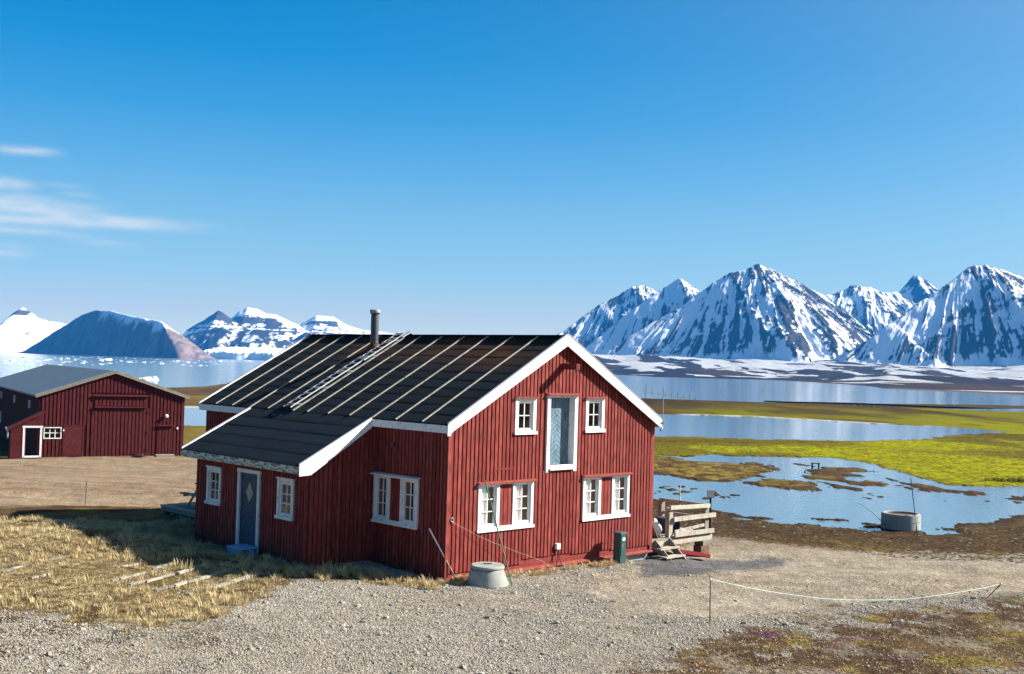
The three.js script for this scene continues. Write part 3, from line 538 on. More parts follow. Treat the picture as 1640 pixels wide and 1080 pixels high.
// a single casement: casing, sill, hood, sash, muntins, panes
function casement(house, place, x0, x1, y0, y1, cols, rows, opt = {}) {
  const cw = opt.cw ?? .095, sw = .055, win = obj('window', rectFrame(x0, x1, y0, y1, cw, .0, .055), M.white, house); place(win);
  obj('sill', bx(x0 - .03, x1 + .03, y0 - .005, y0 + .075, .0575, .09), M.white, win);
  obj('hood', opt.hood ? faces8([[x0 - .03, y1 - .005, .0], [x1 + .03, y1 - .005, .0], [x1 + .03, y1 - .03, .12], [x0 - .03, y1 - .03, .12], [x0 - .03, y1 + .02, .0], [x1 + .03, y1 + .02, .0], [x1 + .03, y1 - .008, .12], [x0 - .03, y1 - .008, .12]]) : bx(x0 - .03, x1 + .03, y1 - .01, y1 + .03, .0, .08), opt.hood ? M.red[2] : M.white, win);
  const a = x0 + cw, b = x1 - cw, c = y0 + cw, d = y1 - cw;
  obj('sash', rectFrame(a, b, c, d, sw, -.045, .012), M.white, win);
  paneGrid(win, a + sw, b - sw, c + sw, d - sw, cols, rows, -.02, .024, M.white);
  return win;
}
const hole = (x0, x1, y0, y1, cw = .095) => [x0 + cw, x1 - cw, y0 + cw, y1 - cw];
// a double window: two casements with a strip of red boarding between them under one casing
function doubleWindow(house, place, x0, x1, y0, y1, flipCurtain) {
  const w = x1 - x0, X = (t) => x0 + w * t, H = y1 - y0, y2 = y0 + H * .085, y3 = y1 - H * .06;
  const win = obj('window', [bx(x0, x1, y0, y2, .0, .056), bx(x0, x1, y3, y1, .0, .056), bx(X(0), X(.045), y2, y3, .0, .053), bx(X(.325), X(.374), y2, y3, .0, .053), bx(X(.615), X(.66), y2, y3, .0, .053), bx(X(.955), X(1), y2, y3, .0, .053)], M.white, house); place(win);
  obj('sill', bx(x0 - .03, x1 + .03, y0 - .01, y0 + .06, .0565, .085), M.white, win);
  obj('hood', faces8([[x0 - .05, y1 - .005, 0], [x1 + .05, y1 - .005, 0], [x1 + .05, y1 - .04, .15], [x0 - .05, y1 - .04, .15], [x0 - .05, y1 + .025, 0], [x1 + .05, y1 + .025, 0], [x1 + .05, y1 - .014, .15], [x0 - .05, y1 - .014, .15]]), flipCurtain === 2 ? M.white : M.red[2], win);
  for (let k = 0; k < 3; k++) { const a = mix(X(.374), X(.615), (k + .08) / 3), b = mix(X(.374), X(.615), (k + .92) / 3); obj('board', bx(a, b, y2 - .01, y3 + .01, -.002, .024), M.red[k], win); }
  const holes = [];
  for (const [a, b] of [[X(.045), X(.325)], [X(.66), X(.955)]]) {
    obj('sash', rectFrame(a, b, y2, y3, .055, -.045, .016, .075), M.white, win);
    paneGrid(win, a + .055, b - .055, y2 + .075, y3 - .055, 2, 3, -.02, .024, M.white);
    holes.push([a, b, y2, y3]);
    const m = (a + b) / 2;
    obj('curtain', drape(a + .02, m + .01, y2 - .05, y3 + .05, -.055), flipCurtain === 2 ? M.brownCurtain : M.curtain, win);
    obj('curtain', drape(m + .03, b - .02, y2 - .05, y3 + .05, -.08), flipCurtain === 2 ? M.curtain : M.brownCurtain, win);
  }
  return holes;
}

// ------------------------------------------------------------------ the red house
const HW = 8, HL = 11.702, HR = 6.143, HE = 3.801, OG = .155, OE = .188, AD = 2.013, A1 = 3.02, A2 = 8.576, AE = 2.65, AO = .167, AOE = .4217;
const house = thing('red_house', 'red timber house with white gable trim and black felt roof in the foreground', 'house', [HX, 0, HZ], HOUSE_YAW);
const roofAt = (u) => { const k = (HR - HE) / (HW / 2 + OE); return u < HW / 2 ? HE + k * (u + OE) : HR - k * (u - HW / 2); };
const TR = .11;                                                    // roof build-up
const onGable = (o) => o, onSide = (o) => { o.rotation.y = -Math.PI / 2; return o; }, onAnnex = (o) => { o.rotation.y = -Math.PI / 2; o.position.x = -AD; return o; };
const cut = (list, c = .0) => list;
// gable window and door openings
const gs = [[2.233, 3.006, 3.513, 4.488], [4.967, 5.749, 3.513, 4.488]], gl = [[1.013, 2.994, 1.074, 2.321], [4.950, 6.930, 1.074, 2.321]];
const loft = [3.43, 4.63, 2.56, 4.57];
const dblHoles = ([x0, x1, y0, y1]) => { const w = x1 - x0, H = y1 - y0; return [[x0 + w * .045, x0 + w * .325, y0 + H * .085, y1 - H * .06], [x0 + w * .66, x0 + w * .955, y0 + H * .085, y1 - H * .06]]; };
{
  const under = (u) => roofAt(u) - TR - .02;
  const holes = [...gs.map((g) => hole(...g)), ...gl.flatMap(dblHoles), [loft[0] + .1, loft[1] - .1, loft[2] + .1, loft[3] - .1]];
  const wall = obj('wall', extr([[0, -.02], [HW, -.02], [HW, under(HW)], [HW / 2, under(HW / 2)], [0, under(0)]], .14, holes), M.redUnder, house);
  const gaps = [...gs, ...gl, [loft[0], loft[1], loft[2] - .02, loft[3]]].map(([a, b, c, d]) => [a - .012, b + .012, c - .01, d + .02]);
  boardsOn(wall, 'board', M.red, .02, HW - .02, .138, .094, .036, (x) => x < 2.6 ? .13 + .02 * rnd() : x < 4.6 ? .24 + .02 * rnd() : x < 6.2 ? .20 : .16, (x) => under(x) - .005, gaps);
  obj('corner_board', bx(-.040, .075, .06, under(0) - .06, .006, .044), M.red[2], house); obj('corner_board', bx(HW - .075, HW + .03, .0, under(HW) - .06, .006, .044), M.red[2], house);
  obj('drip_board', faces8([[-.03, -.02, .0], [HW + .03, -.02, .0], [HW + .03, -.05, .10], [-.03, -.05, .10], [-.03, .02, .0], [HW + .03, .02, .0], [HW + .03, -.025, .10], [-.03, -.025, .10]]), M.red[2], house);
  for (const g of gs) casement(house, onGable, ...g, 2, 2, { hood: true, cw: .105 });
  for (const g of gl) doubleWindow(house, onGable, ...g, 1);
  // the loft door, set back in its frame
  const d = obj('loft_door', bx(loft[0] + .12, loft[1] - .12, loft[2] + .1, loft[3] - .1, -.21, -.18), M.blueDoor[0], house);
  herringbone(d, M.blueDoor, loft[0] + .12, loft[1] - .12, loft[2] + .1, loft[3] - .1, -.18, .105);
  const fr = obj('door_frame', [bx(loft[0], loft[0] + .12, loft[2] - .09, loft[3], -.19, .06), bx(loft[1] - .12, loft[1], loft[2] - .09, loft[3], -.19, .06), bx(loft[0] + .12, loft[1] - .12, loft[3] - .1, loft[3], -.19, .06), bx(loft[0] + .12, loft[1] - .12, loft[2], loft[2] + .1, -.19, .04)], M.white, house);
  obj('sill', bx(loft[0] + .122, loft[1] - .122, loft[2] - .03, loft[2] + .02, .042, .11), M.white, fr);
  obj('hood', faces8([[loft[0] - .04, loft[3] + .002, 0], [loft[1] + .04, loft[3] + .002, 0], [loft[1] + .04, loft[3] - .03, .15], [loft[0] - .04, loft[3] - .03, .15], [loft[0] - .04, loft[3] + .03, 0], [loft[1] + .04, loft[3] + .03, 0], [loft[1] + .04, loft[3] - .004, .15], [loft[0] - .04, loft[3] - .004, .15]]), M.red[2], fr);
  const hb = obj('hoist_beam', bx(HW / 2 - .07, HW / 2 + .07, 5.24, 5.40, -.10, .60), M.red[1], house); obj('hoist_hook', tube([[HW / 2, 5.24, .5], [HW / 2, 5.17, .5], [HW / 2 + .03, 5.12, .5], [HW / 2 - .01, 5.10, .5]], .010, 10, 5), M.steel, hb);
  obj('wall_plate', bx(1.55, 2.30, 2.62, 2.66, .034, .043), M.red[3], house);
}
{ // the long side towards the annex: x = -v
  const top = HE - TR + .02, holes = [...dblHoles([-2.886, -1.07, 1.103, 2.384])];
  const wall = onSide(obj('wall', extr([[-HL, -.02], [-.14, -.02], [-.14, top], [-HL, top]], .14, holes), M.redUnder, house));
  boardsOn(wall, 'board', M.red, -A1 + .02, -.0, .138, .094, .036, () => .04, () => top - .12, [[-2.9, -1.055, 1.09, 2.41]]);
  boardsOn(wall, 'board', M.red, -HL, -A2 - .03, .138, .094, .036, () => .04, () => top - .12, []);
  doubleWindow(house, onSide, -2.886, -1.07, 1.103, 2.384, 2);
  const lamp = onSide(obj('wall_lamp', [bx(-2.08, -2.0, 3.02, 3.2, .028, .06), bx(-2.09, -1.99, 3.12, 3.2, .06, .15)], M.steel, house));
  // far walls
  obj('wall', bx(HW - .14, HW, -.02, HE - TR, -HL, -.141), M.redUnder, house);
  const back = obj('wall', extr([[.15, -.02], [HW - .15, -.02], [HW - .15, roofAt(HW - .15) - TR - .02], [HW / 2, HR - TR - .03], [.15, roofAt(.15) - TR - .02]], .14), M.redUnder, house); back.position.z = -HL + .14;
  obj('floor', bx(.15, HW - .15, .05, .12, -HL + .15, -.15), M.brownWood, house); obj('loft_floor', bx(.15, HW - .15, 2.45, 2.53, -HL + .15, -.37), M.brownWood, house);
  obj('foundation', [bx(.06, HW - .06, -.85, -.055, -HL + .05, -.05), bx(-AD + .1, .059, -.8, -.03, -A2 + .08, -A1 - .08)], M.conc, house);
}
{ // the annex
  const top = AE - .02, holes = [[-7.961, -7.202, 1.164, 2.2], [-4.361, -3.623, 1.164, 2.2]].map((g) => hole(...g)), D = [-6.313, -5.218, .12, 2.296];
  const wall = onAnnex(obj('wall', extr([[-A2, .0], [-A1, .0], [-A1, top], [-A2, top]], .13, [...holes, [D[0] + .1, D[1] - .1, D[2] + .04, D[3] - .1]]), M.redUnder, house));
  boardsOn(wall, 'board', M.red, -A2 + .0, -A1, .138, .094, .036, () => .02, () => top - .02, [[-7.975, -7.19, 1.15, 2.23], [-4.375, -3.61, 1.15, 2.23], [D[0] - .01, D[1] + .01, -.3, D[3] + .01]]);
  casement(house, onAnnex, -7.961, -7.202, 1.164, 2.2, 2, 3); casement(house, onAnnex, -4.361, -3.623, 1.164, 2.2, 2, 3);
  const dr = onAnnex(obj('door', bx(D[0] + .1, D[1] - .1, D[2] + .14, D[3] - .1, -.06, -.03), M.deepBlue[0], house));
  herringbone(dr, M.deepBlue, D[0] + .1, D[1] - .1, D[2] + .14, D[3] - .1, -.03, .10);
  const dm = (D[0] + D[1]) / 2, dia = (w, h, z0, z1) => { const g = extr([[dm - w, 1.68], [dm, 1.68 - h], [dm + w, 1.68], [dm, 1.68 + h]], z1 - z0); g.translate(0, 0, z1); return g; };
  obj('diamond_window', dia(.19, .29, -.012, .002), M.oldWood, dr); obj('pane', dia(.15, .235, .002, .006), mat([.46, .44, .38], { roughness: .25, map: concTex }), dr);
  obj('handle', tube([[D[1] - .19, 1.12, -.01], [D[1] - .19, 1.12, .045], [D[1] - .29, 1.12, .045]], .011, 10, 6), M.steel, dr);
  const fr = onAnnex(obj('door_frame', [bx(D[0], D[0] + .1, D[2] - .02, D[3] - .1, -.07, .055), bx(D[1] - .1, D[1], D[2] - .02, D[3] - .1, -.07, .055), bx(D[0] - .02, D[1] + .02, D[3] - .1, D[3], -.07, .06)], M.white, house));
  obj('threshold', bx(D[0] + .1, D[1] - .1, D[2], D[2] + .13, -.07, .035), M.peel, fr);
  onAnnex(obj('door_step', bx(D[0] - .05, D[1] - .02, -.14, .09, .0, .20), M.concDark, house));
  // side wall towards the viewer's right, and far side
  const k = (HE - AE) / (AD + AOE - OE), sl = (x) => AE + k * (x + AOE) - .06;        // x from the annex front inward
  const side = obj('wall', extr([[.0, .0], [AD, .0], [AD, sl(AD) - .06], [0, sl(0) - .06]], .13), M.redUnder, house); side.position.set(-AD, 0, -A1);
  boardsOn(side, 'board', M.red, .0, AD - .03, .138, .094, .036, () => .02, (x) => sl(x) - .06, []);
  const far = obj('wall', extr([[.14, .0], [AD, .0], [AD, sl(AD) - .06], [.14, sl(.14) - .06]], .13), M.redUnder, house); far.position.set(-AD, 0, -A2 + .13);
  onAnnex(obj('corner_board', bx(-A1 - .05, -A1 + .038, .0, top - .05, .024, .044), M.red[1], house));
  onAnnex(obj('foot_board', bx(-A2 + .2, -A2 + 1.5, -.06, -.0, .01, .05), M.greyWood, house));
}
{ // main roof: slab, lapped felt strips, wooden battens
  const V0 = -OG, V1 = HL + OG, z = (v) => -v, k = (HR - HE) / (HW / 2 + OE), SL = Math.hypot(HW / 2 + OE, HR - HE), cs = (HW / 2 + OE) / SL, sn = (HR - HE) / SL;
  const roof = obj('roof', [faces8([[-OE, HE - TR, z(V1)], [HW / 2, HR - TR, z(V1)], [HW / 2, HR - TR, z(V0)], [-OE, HE - TR, z(V0)], [-OE, HE - .012, z(V1)], [HW / 2, HR - .012, z(V1)], [HW / 2, HR - .012, z(V0)], [-OE, HE - .012, z(V0)]]),
    faces8([[HW / 2, HR - TR, z(V1)], [HW + OE, HE - TR, z(V1)], [HW + OE, HE - TR, z(V0)], [HW / 2, HR - TR, z(V0)], [HW / 2, HR - .012, z(V1)], [HW + OE, HE - .012, z(V1)], [HW + OE, HE - .012, z(V0)], [HW / 2, HR - .012, z(V0)]])], M.felt[1], house);
  // felt strips on one slope: s up the slope from the eave, v along; a lap every 0.44 m, with soft waves
  const rustFelt = mat([1, 1, 1], { vertexColors: true, map: feltTex, bumpMap: feltBump, bumpScale: .002, roughness: .95 });
  const feltStrip = (s0, s1, v0, v1, at, rustTo, m, seedk) => {
    const nv = Math.max(6, Math.round((v1 - v0) / .3)), ns = 4, pos = [], uv = [], col = [], idx = [];
    for (let j = 0; j <= ns + 1; j++) for (let i = 0; i <= nv; i++) {
      const v = mix(v0, v1, i / nv), t = Math.max(0, j - 1) / ns, s = mix(s0, s1, t) + (j < 2 ? .03 * (fbm(v * .7, seedk, 3) - .5) : 0);
      const lift = j === 0 ? -.004 : mix(.007, .002, t) + .009 * (fbm(v * .7 + seedk, s * 1.3, 3) - .4) * (1 - .4 * t);
      pos.push(...at(s, v, lift)); uv.push(v / 3, s / 3 + seedk * .37);
      const rn = fbm(v * .55 + 4, s * .9, 4) + .18 * (fbm(v * 4, s * 9, 3) - .5), rt = rustTo > 0 ? sst(.30, .58, rn) * sst(rustTo * .48, .95, s / SL + .22 * (fbm(v * .8, 2, 3) - .5)) : 0;
      const b = [.008, .024, .038], f = .86 + .3 * fbm(v * .9 + 8, s * 2.1 + seedk, 3); col.push(mix(b[0], .17, rt) * f, mix(b[1], .055, rt) * f, mix(b[2], .012, rt) * f);
    }
    for (let j = 0; j <= ns; j++) for (let i = 0; i < nv; i++) { const a = j * (nv + 1) + i; idx.push(a, a + 1, a + nv + 1, a + 1, a + nv + 2, a + nv + 1); }
    const g = new THREE.BufferGeometry(); g.setAttribute('position', new THREE.Float32BufferAttribute(pos, 3)); g.setAttribute('uv', new THREE.Float32BufferAttribute(uv, 2)); g.setAttribute('color', new THREE.Float32BufferAttribute(col, 3)); g.setIndex(idx); g.computeVertexNormals(); return obj('felt_strip', g, m, roof);
  };
  const atL = (s, v, h) => [-OE + s * cs - h * sn, HE + s * sn + h * cs, -v], atR = (s, v, h) => [HW + OE - s * cs + h * sn, HE + s * sn + h * cs, -v];
  const n = 11; for (let i = 0; i < n; i++) { const s0 = SL * i / n, s1 = SL * (i + 1) / n + (i < n - 1 ? .05 : 0); feltStrip(s0, s1, V0 + .02, V1 - .02, atL, .95, rustFelt, i * 3.1); feltStrip(s0, s1, V0 + .02, V1 - .02, atR, 0, M.felt[i % 3], i * 2.3 + 50); }
  // battens: eleven equal bays between the roof edges and the ladder
  for (let i = 1; i < 12; i++) { if (i === 5) continue;
    const v = mix(V1, V0, i / 12), joint = rr(.35, .7) * SL, w = .040, dv = rr(-.03, .03);
    obj('batten', beam(atL(.02, v + dv, .034), atL(joint, v, .034), w, .03, [-sn, cs, 0]), M.batten, roof); obj('batten', beam(atL(joint + .012, v + rr(-.02, .02), .034), atL(SL - .03, v, .034), w, .03, [-sn, cs, 0]), M.batten, roof);
  }
  obj('ridge_cap', beam([HW / 2, HR + .012, z(V1)], [HW / 2, HR + .012, z(V0)], .26, .03), M.felt[0], roof);
  // bargeboards and fascias
  const bd = .27, zf = z(V0);
  const barge = (u0, y0, u1, y1, zz, name = 'bargeboard') => { const e = (u1 - u0) > 0 ? 1 : -1; return obj(name, extr(e > 0 ? [[u0, y0 - bd], [u1, y1 - bd - .04], [u1, y1], [u0, y0]] : [[u1, y1 - bd - .04], [u0, y0 - bd], [u0, y0], [u1, y1]], .045).translate(0, 0, zz + .047), M.white, house); };
  barge(-OE - .01, HE + .03, HW / 2 - .001, HR + .045, zf); barge(HW + OE + .01, HE + .03, HW / 2 + .001, HR + .045, zf);
  const bk = .16; obj('bargeboard', extr([[-OE - .01, HE + .03 - bk], [HW / 2, HR + .045 - bk], [HW / 2, HR + .045], [-OE - .01, HE + .03]], .04).translate(0, 0, z(V1) - .001), M.white, house);
  obj('drip_edge', [beam([-OE, HE + .045, zf + .02], [HW / 2 - .01, HR + .06, zf + .02], .075, .014, [0, 1, 0]), beam([HW + OE, HE + .045, zf + .02], [HW / 2 + .01, HR + .06, zf + .02], .075, .014, [0, 1, 0])], M.alu, house);
  obj('drip_edge', beam([-OE, HE + .045, z(V1) - .02], [HW / 2 - .01, HR + .06, z(V1) - .02], .06, .014), M.alu, house);
  const fasc = (v0, v1) => { obj('fascia', bx(-OE - .035, -OE - .003, HE - .20, HE - .015, z(v1), z(v0)), M.white, house); obj('soffit', bx(-OE, .0, HE - .19, HE - .17, z(v1) + .01, z(v0) - .01), M.white, house); };
  fasc(V0 + .001, A1 - AO - .02); fasc(A2 + AO + .02, V1 - .05);
  obj('fascia', bx(HW + OE + .003, HW + OE + .035, HE - .20, HE - .015, z(V1), z(V0) - .001), M.white, house);
  obj('bargeboard_foot', bx(-OE - .036, -OE + .07, HE - .26, HE - .02, zf + .0475, zf + .06), M.white, house);
  // annex roof
  const ak = Math.hypot(AD + AOE - OE, HE - AE), ac = (AD + AOE - OE) / ak, as = (HE - AE) / ak, u0 = -AD - AOE, a0 = A1 - AO, a1 = A2 + AO;
  const aroof = obj('annex_roof', faces8([[u0, AE - .09, z(a1)], [-OE, HE - .09, z(a1)], [-OE, HE - .09, z(a0)], [u0, AE - .09, z(a0)], [u0, AE - .01, z(a1)], [-OE, HE - .01, z(a1)], [-OE, HE - .01, z(a0)], [u0, AE - .01, z(a0)]]), M.felt[1], house);
  const atA = (s, v, h) => [u0 + s * ac - h * as, AE + s * as + h * ac, -v];
  const na = 5; for (let i = 0; i < na; i++) { const st = feltStrip(ak * i / na - (i ? 0 : .03), ak * (i + 1) / na + .06, a0 + .01, a1 - .01, atA, 0, i % 2 ? M.felt[0] : M.felt[2], i * 4.7 + 9); aroof.add(st); }
  obj('bargeboard', extr([[u0, AE - .26], [u0 + .02, AE - .26], [u0 + .35, AE - .26 + .02], [-OE - .04, HE - .24], [-OE - .04, HE + .03], [u0, AE + .035]], .04).translate(0, 0, z(a0) + .042), M.white, house);
  obj('bargeboard', extr([[u0, AE - .12], [-OE - .04, HE - .1], [-OE - .04, HE + .035], [u0, AE + .04]], .04).translate(0, 0, z(a1)), M.white, house);
  obj('drip_edge', beam([u0, AE + .045, z(a0) + .02], [-OE - .03, HE + .04, z(a0) + .02], .06, .012), M.alu, house); obj('drip_edge', beam([u0, AE + .05, z(a1) - .02], [-OE - .03, HE + .045, z(a1) - .02], .07, .012), M.alu, house);
  obj('fascia', [bx(u0 - .03, u0, AE - .2, AE - .02, z(a1), z(a0))], M.peel, house); obj('soffit', bx(u0, -AD, AE - .215, AE - .195, z(a1) + .01, z(a0) - .01), M.peel, house);
  // chimney pipe
  const cu = 3.2, cv = 7.29, cy = roofAt(cu);
  const ch = obj('chimney', lathe([[.0, -.3], [.125, -.3], [.125, 1.14], [.0, 1.14]], 24), M.steel, house); ch.position.set(cu, cy, -cv);
  obj('cap', lathe([[.0, 1.10], [.165, 1.10], [.17, 1.12], [.17, 1.19], [.155, 1.22], [.0, 1.23]], 24), M.steelPale, ch); obj('collar', lathe([[.235, -.16], [.22, -.02], [.15, .14], [.127, .17]], 24), M.rust, ch); obj('band', lathe([[.126, .16], [.136, .165], [.136, .21], [.126, .215]], 24), M.steel, ch);
  // roof ladder
  const lv = mix(V1, V0, 5 / 12), up = [-sn, cs, 0];
  const lad = thing('roof_ladder', 'grey metal ladder lying up the black roof beside the chimney', 'ladder', [HX, 0, HZ], HOUSE_YAW);
  const P = (s, dv, h) => { const p = atL(s, lv + dv, h); return p; };
  for (const [s0, s1, off] of [[.05, 3.15, 0], [2.95, SL + .04, -.05]]) {
    obj('rail', beam(P(s0, .19 + off, .11), P(s1, .19 + off, .11), .022, .035, up), M.alu, lad); obj('rail', beam(P(s0, -.17 + off, .11), P(s1, -.17 + off, .11), .022, .035, up), M.alu, lad);
    for (let s = s0 + .18; s < s1 - .05; s += .31) obj('rung', beam(P(s, .20 + off, .125), P(s, -.18 + off, .125), .03, .03, up), M.alu, lad);
  }
  obj('side_plank', beam(P(-.02, -.34, .055), P(SL - .25, -.34, .055), .06, .035, up), M.batten, lad);
  for (const s of [.3, 1.3, 2.3, 3.3, 4.3]) obj('foot_bar', beam(P(s, .24, .06), P(s, -.36, .06), .05, .055, up), M.alu, lad);
  obj('ridge_hook', [beam(P(SL - .3, -.30, .10), P(SL + .06, -.30, .10), .16, .03, up), beam([HW / 2 + .04, HR + .06, -lv + .3], [HW / 2 + .5, HR - .18, -lv + .3], .16, .03)], M.alu, lad);
}
console.log('house done');

// ------------------------------------------------------------------ the big red barn
{
  const BW = 9.35, BL = 30, BE = 4.05, BR = 5.63, yaw = Math.atan2(.5, .865), bx0 = -30.5, bz0 = -74.6, by = -1.6;
  const barn = thing('red_barn', 'large dark red barn with grey metal roof beyond the dirt yard', 'barn', [bx0, by, bz0], yaw);
  const top = (x) => BE + (BR - BE) * (1 - Math.abs(x / (BW / 2) - 1));
  const big = [3.25, 6.95, 0, 3.25], small = [7.55, 8.6, .05, 2.05], plank = [1.55, 2.75, .15, 2.05], win = [.32, 1.42, 1.22, 1.98];
  const wall = obj('wall', extr([[0, -.4], [BW, -.4], [BW, BE], [BW / 2, BR], [0, BE]], .16, [hole(...win, .06)]), M.barnUnder, barn);
  boardsOn(wall, 'board', M.barn, .12, BW - .02, .236, .155, .05, () => -.05, (x) => top(x) - .06, [[big[0], big[1], -.3, 4.25], [small[0], small[1], -.3, small[3]], [plank[0] - .02, plank[1] + .04, -.3, plank[3] + .05], win]);
  const gate = (x0, x1, y0, y1, name) => { const d = obj(name, bx(x0, x1, y0, y1, .001, .035), M.barnUnder, barn); const n = Math.round((x1 - x0) / .236); for (let i = 0; i < n; i++) { const a = mix(x0, x1, (i + .14) / n), b = mix(x0, x1, (i + .86) / n); obj('board', bx(a, b, y0 + .02, y1 - .02, .03, .062), M.barn[i % 3], d); } return d; };
  gate(3.42, 5.1, 0, 3.2, 'barn_door'); gate(5.13, 6.8, 0, 3.2, 'barn_door');
  const lint = gate(3.42, 6.8, 3.36, 4.0, 'door_panel');
  for (const [x0, x1, y] of [[3.3, 6.95, 4.02], [3.4, 6.8, 3.26]]) obj('door_rail', bx(x0, x1, y, y + .09, .03, .19), M.barn[2], barn);
  for (const x of [3.26, 6.82]) { const p = obj('door_post', bx(x, x + .15, 0, 3.25, .004, .075), M.barn[2], barn); for (const y of [.4, 1.55, 2.9]) obj('hinge', bx(x + .02, x + .13, y, y + .12, .075, .11), M.dark, p); }
  const pd = obj('plank_door', bx(plank[0], plank[1], plank[2], plank[3], .03, .07), M.barn[2], barn); obj('door_rim', rectFrame(plank[0] - .05, plank[1] + .06, plank[2] - .1, plank[3] + .07, .08, .0, .085), M.barn[0], pd); obj('kick_board', bx(plank[0] + .05, plank[1] - .0, plank[2], plank[2] + .12, .07, .1), M.barn[2], pd);
  const sd = gate(small[0] + .1, small[1] - .1, small[2], small[3] - .1, 'side_door'); obj('hood', bx(small[0], small[1] + .05, small[3] - .02, small[3] + .06, .03, .2), M.barn[2], sd); obj('door_rim', [bx(small[0], small[0] + .1, 0, small[3] - .02, .0, .05), bx(small[1] - .1, small[1], 0, small[3] - .02, .0, .05)], M.barn[1], sd);
  const w = obj('window', rectFrame(...win, .06, .0, .06), M.white, barn); paneGrid(w, win[0] + .06, win[1] - .06, win[2] + .06, win[3] - .06, 3, 2, -.02, .05, M.white);
  const lamp = obj('lamp', new THREE.SphereGeometry(.13, 14, 10), M.white, barn); lamp.position.set(8.1, 2.72, .18); obj('lamp_arm', beam([0, 0, -.2], [0, .02, .0], .05, .05), M.steel, lamp);
  obj('socket', bx(8.85, 8.95, 1.82, 1.96, .03, .1), M.white, barn); obj('socket', bx(1.5, 1.58, 1.72, 1.84, .03, .1), M.white, barn);
  // the long side, with high windows
  const side = obj('wall', extr([[-BL, -.4], [-.16, -.4], [-.16, BE], [-BL, BE]], .16), M.barnUnder, barn); side.rotation.y = -Math.PI / 2;
  boardsOn(side, 'board', M.barn, -29, 0, .283, .185, .03, () => -.05, () => BE - .1, []);
  for (const [x, y, h] of [[-4.2, 3.02, .52], [-12.3, 3.05, .52], [-20.6, 3.05, .52], [-20.6, 1.1, .85]]) { const v = obj('window', rectFrame(x - .34, x + .34, y, y + h, .07, .03, .09), M.white, barn); v.rotation.y = -Math.PI / 2; obj('pane', bx(x - .27, x + .27, y + .07, y + h - .07, .034, .05), mat([.35, .37, .38], { roughness: .15 }), v); }
  obj('wall', bx(BW - .16, BW, -.4, BE, -BL, -.161), M.barnUnder, barn); const bk = obj('wall', extr([[.17, -.4], [BW - .17, -.4], [BW - .17, BE], [BW / 2, BR - .05], [.17, BE]], .16), M.barnUnder, barn); bk.position.z = -BL + .16;
  const ov = .28, k = (BR - BE) / (BW / 2), e = BE - k * ov, roof = [];
  const sheetN = 26; // metal sheets with raised seams on the slope in view
  const rf = obj('roof', [faces8([[-ov, e, -BL - .2], [BW / 2, BR, -BL - .2], [BW / 2, BR, .2], [-ov, e, .2], [-ov, e + .1, -BL - .2], [BW / 2, BR + .1, -BL - .2], [BW / 2, BR + .1, .2], [-ov, e + .1, .2]]), faces8([[BW / 2, BR, -BL - .2], [BW + ov, e, -BL - .2], [BW + ov, e, .2], [BW / 2, BR, .2], [BW / 2, BR + .1, -BL - .2], [BW + ov, e + .1, -BL - .2], [BW + ov, e + .1, .2], [BW / 2, BR + .1, .2]])], M.barnRoof, barn);
  for (let i = 0; i <= sheetN; i++) obj('seam', beam([-ov, e + .105, mix(.15, -BL - .15, i / sheetN)], [BW / 2, BR + .105, mix(.15, -BL - .15, i / sheetN)], .035, .022), M.barnRoof, rf);
  obj('bargeboard', [beam([-ov, e + .03, .222], [BW / 2 - .01, BR + .03, .222], .035, .2), beam([BW + ov, e + .03, .222], [BW / 2 + .01, BR + .03, .222], .035, .2)], M.greyWood, barn);
  obj('verge', [beam([-ov, e + .125, .15], [BW / 2, BR + .125, .15], .17, .03), beam([BW + ov, e + .125, .15], [BW / 2, BR + .125, .15], .17, .03)], M.alu, barn);
  // lean-to porch at the near corner
  const lx0 = -1.75, lx1 = .12, lz = .95, yl = 2.0, yr = 2.95, lt = (x) => mix(yl, yr, (x - lx0) / (lx1 - lx0));
  const pf = obj('porch_wall', extr([[lx0, -.35], [lx1, -.35], [lx1, lt(lx1)], [lx0, lt(lx0)]], .09, [[-.92, -.02, .22, 2.0]]), M.barnUnder, barn); pf.position.z = lz;
  for (let y = -.3; y < 2.9; y += .13) { for (const [a, b] of y > .1 && y < 2.02 ? [[lx0, -.95], [.02, lx1]] : [[lx0, lx1]]) { let q = [[a, y], [b, y], [b, y + .118], [a, y + .118]]; q = strip2(q, [-(yr - yl) / (lx1 - lx0), 1], lt(0) - .03, true); if (q.length > 2) { const g = extr(q, .016); g.translate(0, 0, .017 + rr(0, .003)); obj('clapboard', g, M.barn[Math.floor(rnd() * 3)], pf); } } }
  obj('porch_side_wall', bx(lx0, lx0 + .09, -.35, yl, .0, lz - .091), M.barnUnder, barn);
  const fr = obj('door_frame', [bx(-1.04, -.92, .1, 2.0, lz - .08, lz + .04), bx(-.02, .1, .1, 2.0, lz - .08, lz + .04), bx(-1.08, .14, 2.0, 2.12, lz - .08, lz + .05), bx(-1.0, .06, .1, .22, lz - .08, lz + .04)], M.white, barn);
  obj('open_door', bx(-.90, -.86, .24, 1.98, .1, lz - .09), M.red[2], barn);
  const sw = obj('window', rectFrame(-.78, -.22, 1.25, 1.8, .07, .0, .04), M.white, barn); sw.rotation.y = -Math.PI / 2; sw.position.x = lx0; obj('pane', bx(-.71, -.29, 1.32, 1.73, .001, .02), mat([.4, .43, .45], { roughness: .15 }), sw);
